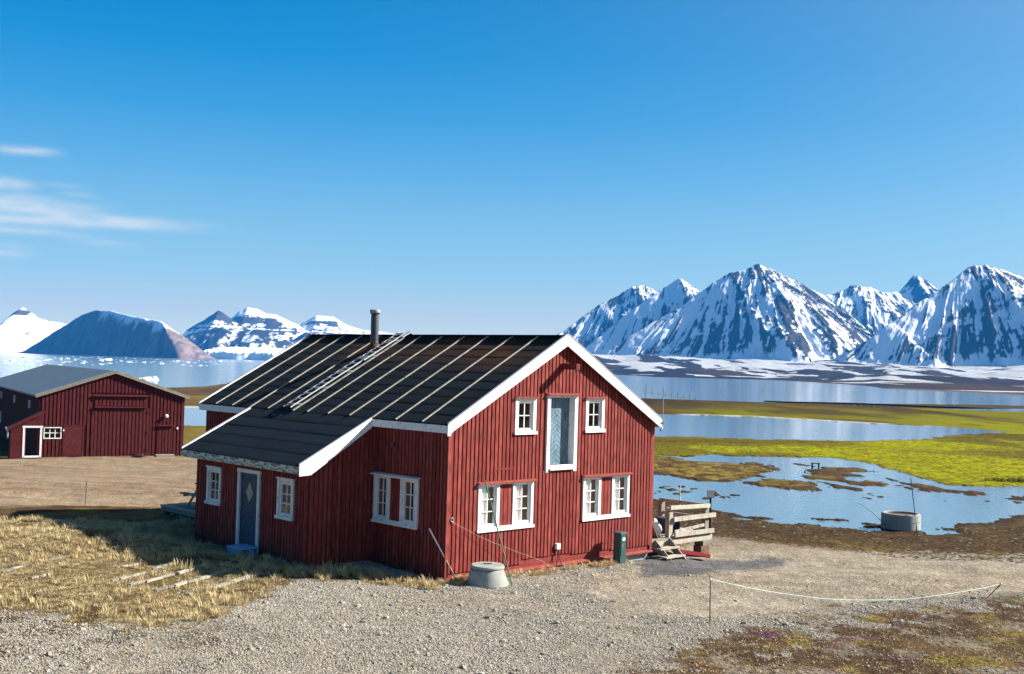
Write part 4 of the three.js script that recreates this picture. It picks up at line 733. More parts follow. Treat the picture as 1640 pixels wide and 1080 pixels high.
  const lr = obj('porch_roof', faces8([[lx0 - .2, lt(lx0 - .2), .001], [lx1 + .1, lt(lx1 + .1), .001], [lx1 + .1, lt(lx1 + .1), lz + .15], [lx0 - .2, lt(lx0 - .2), lz + .15], [lx0 - .2, lt(lx0 - .2) + .1, .001], [lx1 + .1, lt(lx1 + .1) + .1, .001], [lx1 + .1, lt(lx1 + .1) + .1, lz + .15], [lx0 - .2, lt(lx0 - .2) + .1, lz + .15]]), M.felt[0], barn);
  obj('bargeboard', beam([lx0 - .22, lt(lx0 - .22) + .05, lz + .17], [lx1 + .1, lt(lx1 + .1) + .05, lz + .17], .03, .17), M.barn[2], lr); obj('fascia', bx(lx0 - .23, lx0 - .2, lt(lx0 - .2) - .06, lt(lx0 - .2) + .1, .0, lz + .15), M.white, lr);
  obj('foundation', bx(lx0 + .02, lx1, -.6, -.351, .0, lz - .02), M.conc, barn);
  obj('foundation', bx(.05, BW - .05, -.9, -.401, -BL + .05, -.05), M.conc, barn);
}
const drop = (x, z, d = 0) => [x, ground(x, z) + d, z];
function spot(px, py, h = 0) { let y = h; for (let i = 0; i < 6; i++) { const [x, z] = onLevel(px, py, y); y = ground(x, z); } const [x, z] = onLevel(px, py, y); return [x, y, z]; }
{ // pallet by the barn door
  const p = spot(267, 731, -1.57), o = thing('wooden_pallet', 'pale wooden pallet lying in front of the red barn', 'pallet', [p[0], p[1], p[2] + .4], .45);
  for (let i = 0; i < 7; i++) obj('slat', bx(-.6 + i * .175, -.6 + i * .175 + .12, .11, .132, -.4, .4), M.paleWood, o);
  for (const z of [-.38, -.05, .28]) obj('bearer', bx(-.6, .57, .0, .108, z, z + .1), M.paleWood, o);
  const s = spot(222, 733, -1.57), r = thing('timber_scraps', 'small dark heap of timber scraps at the foot of the barn door', 'scraps', [s[0], s[1], s[2] + .1]);
  for (let i = 0; i < 6; i++) obj('offcut', beam([rr(-.7, .2), .05 + i * .03, rr(-.15, .15)], [rr(.1, .8), .04 + i * .03, rr(-.15, .15)], .09, .07), [M.greyWood, M.dark, M.brownWood][i % 3], r);
}
// ------------------------------------------------------------------ things round the house, in house coordinates
const atHouse = (u, v, y) => { const [x, z] = fromHouse(u, v); return [x, y, z]; };
{ // porch deck with log railing at the right end
  const o = thing('timber_porch', 'weathered timber porch deck with a log railing at the right end of the red house', 'porch', [HX, 0, HZ], HOUSE_YAW);
  const v0 = .08, v1 = 2.1, y = .25;
  for (let i = 0; i < 14; i++) { const v = v0 + (v1 - v0) * i / 14; obj('deck_board', bx(8.06, 11.12 + rr(-.05, .05), y - .05, y + rr(-.004, .004), -(v + .134), -v), [M.oldWood, M.greyWood][i % 3 ? 0 : 1], o); }
  obj('edge_beam', bx(8.06, 11.2, y - .22, y - .055, -.24, -.08), M.oldWood, o); obj('edge_beam', bx(8.06, 11.2, y - .22, y - .055, -2.05, -1.9), M.greyWood, o);
  for (const [u, v] of [[10.85, .16], [10.85, 1.9]]) { obj('bearing_block', bx(u - .22, u + .22, -.12, .028, -v - .18, -v + .16), M.greyWood, o); obj('bearing_block', bx(u - .30, u + .12, -.75, -.122, -v - .15, -v + .15), M.brownWood, o); }
  obj('post', bx(9.02, 9.20, y - .02, 1.14, -.25, -.1), M.oldWood, o); obj('post', bx(10.85, 11.03, y - .02, 1.06, -.25, -.1), M.greyWood, o); obj('post', bx(10.85, 11.03, y - .02, 1.06, -1.98, -1.84), M.greyWood, o);
  const log = (a, b, r) => obj('rail', beam(a, b, r * .8, r * 1.75), M.paleWood, o);
  log([9.0, 1.16, -.06], [11.0, 1.10, -.06], .07); log([9.16, .80, -.04], [11.28, .80, -.04], .075); log([9.25, .42, -.06], [10.72, .52, -.06], .05); log([9.22, .33, -.03], [11.2, .32, -.03], .075); log([10.94, 1.1, -.1], [10.94, 1.1, -2.0], .06); log([10.94, .7, -.1], [10.94, .7, -2.0], .06);
  const st = obj('steps', [beam([8.22, .2, -.06], [8.42, -.42, .48], .05, .2), beam([8.92, .2, -.06], [9.08, -.42, .48], .05, .2)], M.greyWood, o);
  for (const [yy, z] of [[.02, .14], [-.2, .36]]) obj('tread', bx(8.18, 9.1, yy - .025, yy + .02, z - .13, z + .13), M.paleWood, st);
  // what leans on and lies by the porch
  const bd = (name, label, cat, g, m) => { const t = thing(name, label, cat, [HX, 0, HZ], HOUSE_YAW); obj('plank', g, m, t); return t; };
  bd('leaning_board', 'wide brown board leaning on the house wall on the porch', 'board', faces8([[8.62, .255, -.55], [8.66, .255, -.55], [8.66, .255, -.2], [8.62, .255, -.2], [8.10, 1.02, -.55], [8.14, 1.04, -.55], [8.14, 1.04, -.2], [8.10, 1.02, -.2]]), M.brownWood);
  bd('leaning_board', 'narrow pale board leaning behind the wide brown one on the porch', 'board', beam([8.72, .28, -.75], [8.16, 1.22, -.62], .11, .03), M.oldWood);
  bd('leaning_board', 'short grey plank stuck up behind the porch post', 'board', beam([8.95, .28, -1.0], [8.75, 1.36, -.9], .12, .03), M.greyWood);
  const sack = thing('white_sack', 'crumpled white sack slumped behind the porch post', 'sack', [HX, 0, HZ], HOUSE_YAW); const sg = rock(.22, 3, 2, 1.15); sg.translate(8.98, .46, -.62); obj('bag', sg, M.poleWhite, sack); obj('tied_neck', rock(.07, 5, 2, 1).translate(8.96, .72, -.6), M.poleWhite, sack);
  const crate = thing('dark_crate', 'dark blue crate standing on the porch behind the railing', 'crate', [HX, 0, HZ], HOUSE_YAW); obj('box', rectFrame(9.6, 10.35, .26, .72, .07, -1.1, -.7), mat([.03, .04, .07]), crate); obj('panel', bx(9.66, 10.29, .3, .68, -1.08, -.74), mat([.022, .03, .05]), crate);
  const sl = thing('red_sled', 'red plastic sled lying under the porch beside the steps', 'sled', [HX, 0, HZ], HOUSE_YAW); const yy = -.40;
  obj('tray', beam([9.15, yy + .24, .10], [10.25, yy + .03, .40], .34, .025), M.redSled, sl); for (const d of [-.17, .17]) obj('rim', beam([9.15 - d * .2, yy + .28, .10 + d], [10.25 - d * .2, yy + .09, .40 + d], .03, .09), M.redSled, sl);
}
{ // timber platform with a picnic table beyond the annex
  const o = thing('timber_platform', 'low grey timber platform behind the far end of the red house', 'platform', [HX, 0, HZ], HOUSE_YAW);
  for (let i = 0; i < 16; i++) obj('deck_board', bx(.0 + i * .2, .0 + i * .2 + .19, .24, .28, -14.6, -11.95), [M.greyWood, M.oldWood][i % 4 ? 0 : 1], o);
  obj('edge_beam', bx(.02, .12, .1, .239, -14.55, -12), M.greyWood, o); obj('edge_beam', bx(2.9, 3.0, .1, .239, -14.55, -12), M.greyWood, o);
  for (let v = 12.1; v < 14.6; v += .58) obj('bearer', bx(.05, 3.1, -.0, .098, -v - .06, -v + .06), M.greyWood, o); obj('sleeper', bx(.1, .28, -.35, -.002, -14.55, -12), M.oldWood, o); obj('sleeper', bx(2.7, 2.88, -.45, -.002, -14.55, -12), M.oldWood, o);
  const t = thing('picnic_table', 'grey wooden picnic table on the timber platform', 'picnic table', atHouse(1.25, 13.0, .28), HOUSE_YAW);
  for (let i = 0; i < 4; i++) obj('top_plank', bx(-.36 + i * .185, -.36 + i * .185 + .17, .70, .74, -.95, .95), M.greyWood, t);
  for (const s of [-1, 1]) { obj('seat', bx(s * .78 - .13, s * .78 + .13, .41, .45, -.95, .95), M.greyWood, t); for (const e of [-.7, .7]) obj('leg', beam([s * .72, 0, e], [s * .26, .70, e], .045, .09, [0, 0, 1]), M.oldWood, t); }
  for (const e of [-.75, .75]) { obj('cross_bar', bx(-.85, .85, .34, .42, e - .022, e + .022), M.oldWood, t); obj('top_bar', bx(-.36, .36, .62, .70, e - .022, e + .022), M.oldWood, t); }
}
{ // blue box at the annex door
  const p = atHouse(-2.55, 5.15, 0), y = ground(p[0], p[2]), o = thing('plastic_crate', 'pale blue plastic crate in the shade below the dark blue door', 'crate', [p[0], y - .02, p[2]], HOUSE_YAW - Math.PI / 2);
  const bw = .33, bh = .24; obj('tub', [...[[-1], [1]].map(([s]) => faces8([[-bw + .03, .0, s * .2 - .012], [bw - .03, .0, s * .2 - .012], [bw - .03, .0, s * .2 + .012], [-bw + .03, .0, s * .2 + .012], [-bw, bh, s * .24 - .012], [bw, bh, s * .24 - .012], [bw, bh, s * .24 + .012], [-bw, bh, s * .24 + .012]])), bx(-bw + .03, bw - .03, .0, .015, -.19, .19), beam([-bw + .02, 0, 0], [-bw + .005, bh, 0], .44, .02, [0, 0, 1]).rotateY(0), beam([bw - .02, 0, 0], [bw - .005, bh, 0], .44, .02, [0, 0, 1])], M.blueBox, o);
  obj('lid', bx(-bw - .02, bw + .02, bh, bh + .035, -.27, .27), M.blueBox, o);
}
{ // manhole cone
  const p = spot(780, 938), o = thing('manhole_cone', 'grey concrete manhole cone with a round lid in front of the gable', 'manhole', [p[0], p[1] - .06, p[2] - .1], 0);
  obj('cone', lathe([[.0, .0], [.52, .0], [.525, .10], [.40, .42], [.40, .46], [.0, .46]], 36), M.conc, o);
  const lid = obj('lid', lathe([[.0, .46], [.40, .462], [.415, .48], [.415, .52], [.39, .55], [.0, .565]], 36), M.conc, o); obj('grip', bx(-.10, .10, .562, .585, -.02, .02), M.concDark, lid);
}
function marker(label, base, tip, mid, colours) { const o = thing('marker_pole', label, 'pole', [0, 0, 0], 0); const q = (t) => [mix(base[0], tip[0], t), mix(base[1], tip[1], t) + mid * Math.sin(t * Math.PI), mix(base[2], tip[2], t)]; const n = colours.length; colours.forEach((c, i) => { const a = i / n, b = (i + 1) / n; obj('shaft', tube([q(a), q((a + b) / 2), q(b)], .017, 8, 7), c, o); }); obj('tip', new THREE.SphereGeometry(.02, 8, 6).translate(...q(1)), colours[n - 1], o); return o; }
{
  let b = spot(735, 934); marker('short leaning marker pole, green below and white above, at the near corner of the house', [b[0], b[1] - .1, b[2] - .25], atDist(688, 848, -b[2] + .1), 0, [M.poleGreen, M.oldWood, M.poleWhite, M.poleWhite]);
  b = spot(822, 938); marker('tall thin green pole leaning over the left gable window', [b[0], b[1] - .1, b[2]], atDist(777, 771, -b[2] + .25), 0, [M.poleGreen, M.poleGreen, M.poleGreen]);
}
{ // electricity cabinet by the wall
  const p = spot(992, 902, -.1), o = thing('electric_cabinet', 'narrow dark green electric cabinet standing by the gable wall', 'cabinet', [p[0], p[1] - .1, p[2]], HOUSE_YAW + .12);
  obj('body', bx(-.14, .14, 0, .92, -.12, .12), M.green, o); obj('cap', faces8([[-.155, .921, -.135], [.155, .921, -.135], [.155, .921, .135], [-.155, .921, .135], [-.145, .965, -.125], [.145, .965, -.125], [.145, .965, .125], [-.145, .965, .125]]), M.green, o); const d = obj('door', bx(-.12, .12, .33, .9, .121, .13), M.green, o); obj('lock', bx(-.09, -.06, .56, .64, .131, .142), M.steelPale, d); obj('plinth', bx(-.15, .15, .0, .08, -.13, .13), M.green, o); obj('notice', bx(-.06, .06, .74, .82, .131, .133), M.poleWhite, d);
}
{ // white outlet with its cable, on the gable
  const g = obj('outlet_box', bx(3.88, 4.02, .40, .55, .03, .12), M.white, house); obj('cable', tube([[3.95, .40, .08], [3.94, .2, .10], [3.86, .0, .14], [3.8, -.12, .16]], .012, 12, 6), M.dark, g); obj('cable', tube([[3.97, .40, .08], [3.99, .18, .10], [4.06, -.02, .14], [4.1, -.12, .15]], .010, 12, 6), M.dark, g);
  const ring = obj('wall_ring', new THREE.TorusGeometry(.045, .012, 8, 18), M.steelPale, house); ring.position.set(.14, 1.46, .06);
  const rope = thing('mooring_rope', 'thin pale line slanting down the gable from an iron ring', 'rope', [HX, 0, HZ], HOUSE_YAW); obj('strand', tube([[.14, 1.41, .07], [1.1, .95, .14], [2.2, .52, .26], [3.2, .12, .42], [3.35, -.06, .46]], .0035, 30, 6), M.ropePale, rope); obj('knot', rock(.022, 2, 1, 1).translate(.14, 1.405, .07), M.ropePale, rope);
}
{ // aerial on the right eave
  const o = thing('tv_aerial', 'thin television aerial on the right eave of the house', 'aerial', [HX, 0, HZ], HOUSE_YAW);
  const b = [8.12, 3.62, .12]; obj('mast', tube([[b[0] + .06, 3.58, .16], [b[0] - .02, 3.5, .2], [b[0] + .06, 3.7, .2], [b[0] + .06, 4.3, .2], [b[0] + .08, 4.78, .2]], .016, 24, 6), M.steelPale, o);
  obj('bracket', bx(b[0] - .02, b[0] + .12, 3.72, 3.76, .04, .22), M.steel, o); const boom = obj('boom', tube([[7.35, 4.66, .22], [8.2, 4.58, .2], [9.3, 4.50, .1], [10.0, 4.46, 0]], .010, 12, 5), M.steel, o);
  for (let i = 0; i < 9; i++) { const t = i / 8, u = mix(7.35, 10, t), y = mix(4.66, 4.46, t), h = i ? .05 + .03 * (i % 2) : .22; obj('rod', beam([u, y - h, .22 - .2 * t], [u, y + h, .22 - .2 * t], .012, .012), M.steel, boom); }
}
// ------------------------------------------------------------------ timbers lying in the grass
for (const [a, b, w, label] of [
  [[300, 955], [415, 922], .16, 'thickest white board in the grass, nearest the gravel'], [[248, 949], [365, 917], .10, 'long pale board in the grass, second from the gravel'], [[208, 940], [322, 911], .09, 'pale board half sunk in grass, third from the gravel'],
  [[180, 934], [233, 920], .07, 'short grey board in the grass, fourth from the gravel'], [[244, 914], [275, 907], .08, 'small bleached board end showing above the grass'], [[185, 912], [228, 905], .06, 'small grey board end left of the bleached one in the grass'],
  [[0, 920], [98, 895], .14, 'long weathered board in the grass at the left edge'], [[48, 930], [80, 922], .05, 'sunken grey board below the long one at the left edge']]) {
  const A = spot(...a), B = spot(...b), o = thing('lying_board', label, 'board', A, 0, 'boards lying in the grass'), d = [B[0] - A[0], B[1] - A[1], B[2] - A[2]];
  const n = 5, gap = Math.floor(rr(1, 4)); const pt = (t, j) => [d[0] * t + j, d[1] * t + .035 + rr(-.008, .01), d[2] * t];
  for (let i = 0; i < n; i++) { const j = rr(-.025, .025); obj('plank', beam(pt(i / n + (i === gap ? .05 : 0), j), pt((i + 1) / n + .004, j + rr(-.03, .03)), w * rr(.7, 1.1), .05), i % 2 ? M.oldWood : M.greyWood, o); }
  obj('rotten_end', rock(w * .42, a[0], 1, .6).translate(d[0], d[1] + .03, d[2]), M.greyWood, o);
}
{ const p = spot(136, 810, -.2), o = thing('thin_stake', 'thin rusty stake standing at the edge of the yard on the left', 'stake', p); obj('rod', tube([[0, -.1, 0], [.01, .4, 0], [.02, .84, 0]], .012, 6, 6), M.rust, o); obj('loop', new THREE.TorusGeometry(.03, .007, 6, 12).translate(.02, .86, 0), M.rust, o); }
{ const a = spot(94, 835), b = spot(138, 849), o = thing('old_hose', 'thin blue hose lying in the shaded moss left of the house', 'hose', a); obj('pipe', tube([[0, .04, 0], [(b[0] - a[0]) * .5, b[1] / 2 - a[1] / 2 + .05, (b[2] - a[2]) * .5 + .05], [b[0] - a[0], b[1] - a[1] + .04, b[2] - a[2]]], .022, 12, 7), M.blueBox, o); obj('nozzle', new THREE.CylinderGeometry(.03, .03, .08, 10).rotateZ(1.5).translate(0, .04, 0), M.steel, o); }
{ // rope barrier on two stakes
  const a = spot(1137, 998), b = spot(1572, 960, -.1), ta = atDist(1138, 927, -a[2]), tb = atDist(1603, 936, -b[2] + .25);
  const s1 = thing('barrier_stake', 'upright rusty stake holding the near end of the rope', 'stake', a); obj('rod', tube([[0, -.12, 0], [ta[0] - a[0], ta[1] - a[1], 0]], .013, 2, 6), M.stake, s1); obj('eye', new THREE.TorusGeometry(.028, .007, 6, 12).translate(ta[0] - a[0], ta[1] - a[1] + .02, 0), M.stake, s1);
  const s2 = thing('barrier_stake', 'slanting stake by the road holding the far end of the rope', 'stake', b); obj('rod', tube([[0, -.12, 0], [tb[0] - b[0], tb[1] - b[1], tb[2] - b[2]]], .014, 2, 6), M.stake, s2); obj('eye', new THREE.TorusGeometry(.028, .007, 6, 12).translate(tb[0] - b[0], tb[1] - b[1], tb[2] - b[2]), M.stake, s2);
  const pts = [[1138, 928], [1200, 942], [1260, 952], [1330, 960], [1390, 961.5], [1450, 960], [1510, 953], [1560, 945], [1603, 936]].map(([x, y], i) => { const t = i / 8; return atDist(x, y, mix(-ta[2], -tb[2], t)); });
  const r = thing('barrier_rope', 'pale green rope sagging between two stakes beside the dirt road', 'rope'); obj('strand', tube(pts, .0055, 60, 6), M.rope, r); obj('knot', rock(.03, 4, 1, 1).translate(...pts[0]), M.rope, r); obj('knot', rock(.03, 6, 1, 1).translate(...pts[8]), M.rope, r);
  const e = thing('barrier_rope', 'thin grey line running on from the slanting stake to the right edge', 'rope'); const p2 = atDist(1720, 948, -tb[2] + .6); obj('strand', tube([pts[8], [(pts[8][0] + p2[0]) / 2, (pts[8][1] + p2[1]) / 2 - .05, (pts[8][2] + p2[2]) / 2], p2], .008, 12, 6), M.ropePale, e); obj('knot', rock(.02, 9, 1, 1).translate(pts[8][0], pts[8][1] + .02, pts[8][2]), M.ropePale, e);
}
{ // concrete well ring at the water's edge
  const c = onLevel(1447, 846, -.5), o = thing('concrete_ring', 'round concrete well ring standing at the edge of the pond', 'well ring', [c[0], -.56, c[1] - .3]);
  obj('ring', lathe([[.60, .0], [.72, .0], [.73, .02], [.73, .56], [.70, .60], [.62, .60], [.60, .56], [.60, .0]], 40), M.conc, o); obj('cover', lathe([[.0, .50], [.62, .50], [.62, .53], [.0, .53]], 32), M.rust, o); obj('joint', lathe([[.728, .30], [.738, .305], [.738, .325], [.728, .33]], 40), M.concDark, o);
  const z = -c[1] + .3; const d = (px, py, f) => { const q = atDist(px, py, f); return q; };
  marker('straight green rod rising beside the concrete well ring', [...d(1469, 852, z - .6)], d(1459, 766, z - .7), 0, [M.poleGreen, M.green]);
  const t = thing('bent_rod', 'bent green rod curving left from the concrete well ring', 'rod'); obj('shaft', tube([d(1419, 842, z - .3), d(1410, 833, z - .3), d(1395, 819, z - .3), d(1376, 806, z - .3)], .016, 20, 7), M.poleGreen, t); obj('tip', new THREE.SphereGeometry(.018, 8, 6).translate(...d(1376, 806, z - .3)), M.poleGreen, t);
}
{ // small signpost and yellow marker by the near pond
  const p = spot(1137, 846, -.4), D = -p[2], o = thing('small_sign', 'small white sign on a dark post behind the porch', 'sign', p); const topY = atDist(1137, 786, D)[1] - p[1], botY = atDist(1137, 797, D)[1] - p[1];
  obj('post', bx(-.03, .03, -.2, botY + .05, -.03, .03), M.dark, o); obj('plate', bx(-.13, .13, botY, topY, .031, .045), M.poleWhite, o); obj('rim', rectFrame(-.14, .14, botY - .01, topY + .01, .02, .028, .05), M.alu, o);
  const [yx, yz] = onLevel(1089, 812, POND), y = thing('yellow_marker', 'thin yellow and white marker pole standing behind the porch', 'pole', [yx, POND - .1, yz]); const H = atDist(1089, 776, -yz)[1] - POND + .1, cs = [mat([.62, .60, .05]), M.poleWhite]; for (let i = 0; i < 4; i++) obj('band', new THREE.CylinderGeometry(.022, .022, H / 4 - .002, 10).translate(0, H / 4 * (i + .5), 0), cs[i % 2 ? 1 : 0], y);
}
{ // frame left standing in the marsh
  const [x, z] = onLevel(1306, 752, POND), o = thing('marsh_frame', 'low dark wooden frame standing in the marsh', 'frame', [x, POND, z]); const H = .34; for (const [a, b] of [[-.2, -.1], [.2, -.1], [-.2, .1], [.2, .1]]) obj('leg', bx(a - .02, a + .02, -.15, H, b - .02, b + .02), M.dark, o); obj('top', bx(-.25, .25, H, H + .06, -.14, .14), M.brownWood, o);
  const [lx, lz] = onLevel(1325, 754, POND), l = thing('drift_log', 'dark red drift log in the marsh beside the wooden frame', 'log', [lx, POND + .02, lz], -.2); obj('trunk', tube([[-.8, 0, 0], [0, .03, 0], [.8, .01, .1]], .05, 10, 8), M.brownWood, l); obj('stub', tube([[.6, .03, .05], [.7, .12, .05]], .03, 3, 6), M.brownWood, l);
}
{ // pipeline on trestles across the far bank
  const a = onLevel(1225, 644.5, -3.4), b = onLevel(1760, 663, -.9), o = thing('pipeline', 'long dark pipeline on low trestles along the far bank', 'pipeline', [0, 0, 0]);
  const n = 44, P = (t) => { const x = mix(a[0], b[0], t), z = mix(a[1], b[1], t), y = ground(x, z); return [x, y, z]; }; const pts = []; for (let i = 0; i <= n; i++) { const p = P(i / n); pts.push([p[0], p[1], p[2]]); }
  const sm = pts.map((p, i) => { let s = 0, c = 0; for (let k = -4; k <= 4; k++) if (pts[i + k]) { s += pts[i + k][1]; c++; } return [p[0], s / c + .95, p[2]]; });
  obj('pipe', tube(sm, .2, 160, 10), M.dark, o);
  for (let i = 0; i <= n; i++) { const p = pts[i], q = sm[i]; const t = obj('trestle', [beam([p[0] - .25, p[1] - .4, p[2]], [q[0] - .2, q[1] - .3, q[2]], .22, .22), beam([p[0] + .25, p[1] - .4, p[2]], [q[0] + .2, q[1] - .3, q[2]], .22, .22)], M.greyWood, o); obj('saddle', bx(q[0] - .5, q[0] + .5, q[1] - .5, q[1] - .3, q[2] - .15, q[2] + .15), M.greyWood, t); }
}
// ------------------------------------------------------------------ ice on the fjord
{
  const ice = new THREE.MeshStandardMaterial({ color: lin(.84, .90, .94), roughness: .5 });
  const berg = (px, py, w, h, k, label) => { const [x, z] = onLevel(px, py, SEA), o = thing('ice_floe', label, 'ice floe', [x, SEA, z], 0, 'ice floes on the fjord'); const g = rock(1, k, 3, 1); g.scale(w / 2, h, w * .4); obj('ice', g, ice, o); if (h > .8) { const g2 = rock(1, k + 4, 3, 1); g2.scale(w * .22, h * .75, w * .22); g2.translate(w * .28, h * .5, 0); obj('hump', g2, ice, o); } };
  berg(240, 609, 7.2, 1.6, 2, 'large white ice floe on the fjord just above the barn roof'); berg(226, 607, 3.2, .5, 5, 'flat ice floe touching the left side of the large one');
  const list = [[40, 573, 26, 5], [172, 577, 26, 6], [161, 578, 14, 4], [108, 575, 12, 3], [230, 581, 10, 2.5], [258, 583, 12, 2.5], [300, 581, 14, 3], [352, 579, 16, 4], [398, 579, 18, 5], [425, 580, 20, 5], [320, 586, 8, 2], [20, 578, 12, 3], [75, 577, 10, 3], [132, 582, 9, 2], [205, 580, 10, 2.5], [284, 579, 14, 3]];
  const nth = ['first', 'second', 'third', 'fourth', 'fifth', 'sixth', 'seventh', 'eighth', 'ninth', 'tenth', 'eleventh', 'twelfth', 'thirteenth', 'fourteenth', 'fifteenth', 'sixteenth'];
  list.sort((a, b) => a[0] - b[0]).forEach(([px, py, w, h], i) => berg(px, py, w * .62, h * .42, i + 7, nth[i] + ' from the left of the small ice floes below the far shore'));
  // brash ice: countless crumbs of floating ice
  const g = rock(1, 3, 1, .35), n = 320, im = new THREE.InstancedMesh(g, ice, n), m = new THREE.Matrix4(), q = new THREE.Quaternion(), e = new THREE.Euler(); let c = 0;
  while (c < n) { const px = rr(-40, 470), py = rr(571, 588), d = fbm(px / 60, py / 2.5, 3); if (rnd() > sst(.42, .62, d) * sst(590, 575, py) + .02) continue; const hy = 569 + .0294 * (px - 300); if (py < hy + 3.5) continue; const [x, z] = onLevel(px, py, SEA), s = rr(.4, 1) ** 2 * 2.4; m.compose(new THREE.Vector3(x, SEA + .05, z), q.setFromEuler(e.set(0, rr(0, 6), 0)), new THREE.Vector3(s * 1.6, s * .5, s)); im.setMatrixAt(c++, m); }
  im.name = 'brash_ice'; scene.add(im); tag(stuff(im), 'scattered crumbs of floating ice across the far fjord', 'brash ice');
}
console.log('objects done');

// ------------------------------------------------------------------ stones, tufts, moss: what nobody could count
function scatter(name, label, cat, geos, material, n, pick) {
  const lists = geos.map(() => []); let tries = 0, made = 0;
  while (made < n && tries++ < n * 40) { const p = pick(); if (!p) continue; lists[Math.floor(rnd() * geos.length)].push(p); made++; }
  const m = new THREE.Matrix4(), q = new THREE.Quaternion(), e = new THREE.Euler(), c = new THREE.Color();
  geos.forEach((g, k) => { if (!lists[k].length) return; const im = new THREE.InstancedMesh(g, material, lists[k].length);
    lists[k].forEach((p, i) => { m.compose(new THREE.Vector3(p.x, p.y, p.z), q.setFromEuler(e.set(p.tilt ? rr(-p.tilt, p.tilt) : 0, rr(0, 6.283), p.tilt ? rr(-p.tilt, p.tilt) : 0)), new THREE.Vector3(p.s * (p.w ?? 1), p.s * (p.h ?? 1), p.s * (p.w ?? 1))); im.setMatrixAt(i, m); im.setColorAt(i, c.setRGB(...p.c)); });
    im.name = numbered(name); im.castShadow = im.receiveShadow = true; scene.add(im); tag(stuff(im), label, cat); });
}
const inHouse = (x, z, m = .1) => { const [u, v] = toHouse(x, z); return (u > -m && u < HW + m && v > -m && v < HL + m) || (u > -AD - m && u < m && v > A1 - m && v < A2 + m); };
const stone = [1, 2, 3, 4].map((k) => rock(1, k, 0, .62));
const stoneMat = new THREE.MeshStandardMaterial({ roughness: .95, map: concTex });
function inView(r0, r1) { const r = Math.sqrt(mix(r0 * r0, r1 * r1, rnd())), a = rr(-.47, .47); return [Math.sin(a) * r, -Math.cos(a) * r]; }
scatter('gravel_stones', 'pale angular gravel spread in front of the house', 'gravel', stone, stoneMat, 150000, () => {
  const [x, z] = inView(18, 33); if (inHouse(x, z)) return null; const y = land(x, z); groundColour(x, z); const k = G.kind;
  const pr = k === 'gravel' ? .95 : k === 'soil' ? .5 : k === 'tundra' ? .05 : k === 'dirt' ? .10 : k === 'straw' ? .03 : k === 'slate' ? .6 : .1; if (rnd() > pr * (.25 + 1.1 * sst(.35, .62, fbm(x * .5, z * .5, 4)))) return null;
  const big = rnd(), s = (big > .9988 ? rr(.045, .08) : big > .98 ? rr(.022, .04) : rr(.008, .021)) * (k === 'dirt' ? .75 : k === 'slate' ? .6 : 1), v = rr(.7, 1.3) * (rnd() < .1 ? .5 : 1), w = rr(-.02, .03);
  const b = k === 'slate' ? [.20, .205, .215] : [.44, .395, .32]; return { x, y: y + s * .15, z, s, tilt: .5, w: rr(.8, 1.2), c: [clamp(b[0] * v + w, .02, .85), clamp(b[1] * v, .02, .85), clamp(b[2] * v - w, .02, .85)] };
});
function tuft(n, h, spread, lean) { // a clump of bent blades
  const pos = [], idx = []; for (let i = 0; i < n; i++) {
    const a = rr(0, 6.283), r = spread * Math.sqrt(rnd()), x = Math.cos(a) * r, z = Math.sin(a) * r, H = h * rr(.5, 1.1), l = lean * rr(.3, 1.3) * H, b = a + rr(-.9, .9), w = rr(.004, .009), px = -Math.sin(b) * w, pz = Math.cos(b) * w, dx = Math.cos(b) * l, dz = Math.sin(b) * l, k = pos.length / 3;
    pos.push(x - px, 0, z - pz, x + px, 0, z + pz, x + dx * .35 - px * .8, H * .6, z + dz * .35 - pz * .8, x + dx * .35 + px * .8, H * .6, z + dz * .35 + pz * .8, x + dx, H, z + dz); idx.push(k, k + 1, k + 2, k + 1, k + 3, k + 2, k + 2, k + 3, k + 4);
  }
  const g = new THREE.BufferGeometry(); g.setAttribute('position', new THREE.Float32BufferAttribute(pos, 3)); g.setIndex(idx); g.computeVertexNormals(); return g;
}
const grassMat = new THREE.MeshPhysicalMaterial({ roughness: .9, side: THREE.DoubleSide, transmission: .25, thickness: 0 });
const tuftsTall = [0, 1, 2].map(() => tuft(24, .19, .09, .6)), tuftsLow = [0, 1, 2].map(() => tuft(22, .06, .11, 1.1));
scatter('dry_grass', 'straw coloured dry grass covering the slope on the left', 'grass', tuftsLow, grassMat, 12000, () => {
  const [x, z] = inView(20, 38); if (x > 1 || inHouse(x, z, .02)) return null; const y = land(x, z); groundColour(x, z); if (G.kind !== 'straw') return null; const d = fbm(x * .9, z * .9, 3); if (rnd() > sst(.38, .62, d) * sst(-.4, 1.4, Z.grass(x, z) + 1.2 * (fbm(x * 2, z * 2, 3) - .5)) + .03) return null;
  const v = rr(.7, 1.2), gr = rnd() < .12 ? .5 : 0; return { x, y: y - .01, z, s: rr(.5, 1.15), h: rr(.7, 1.3), c: [mix(.40, .15, gr) * v, mix(.30, .18, gr) * v, mix(.14, .05, gr) * v] };
});
scatter('grass_tufts', 'taller tufts of dry grass on the slope and along the house foot', 'grass', tuftsTall, grassMat, 900, () => {
  const [x, z] = inView(20, 38); if (x > 1 || inHouse(x, z, .02)) return null; const y = land(x, z); groundColour(x, z); if (G.kind !== 'straw') return null; const [u, v_] = toHouse(x, z), nearEdge = Z.grass(x, z) < 1.2; if (rnd() > (fbm(x * .7 + 9, z * .7, 3) > .55 ? .8 : .08) + (nearEdge ? .3 : 0)) return null;
  const v = rr(.8, 1.25); return { x, y: y - .01, z, s: rr(.6, 1.25), h: rr(.7, 1.2), c: [.45 * v, .35 * v, .17 * v] };
});
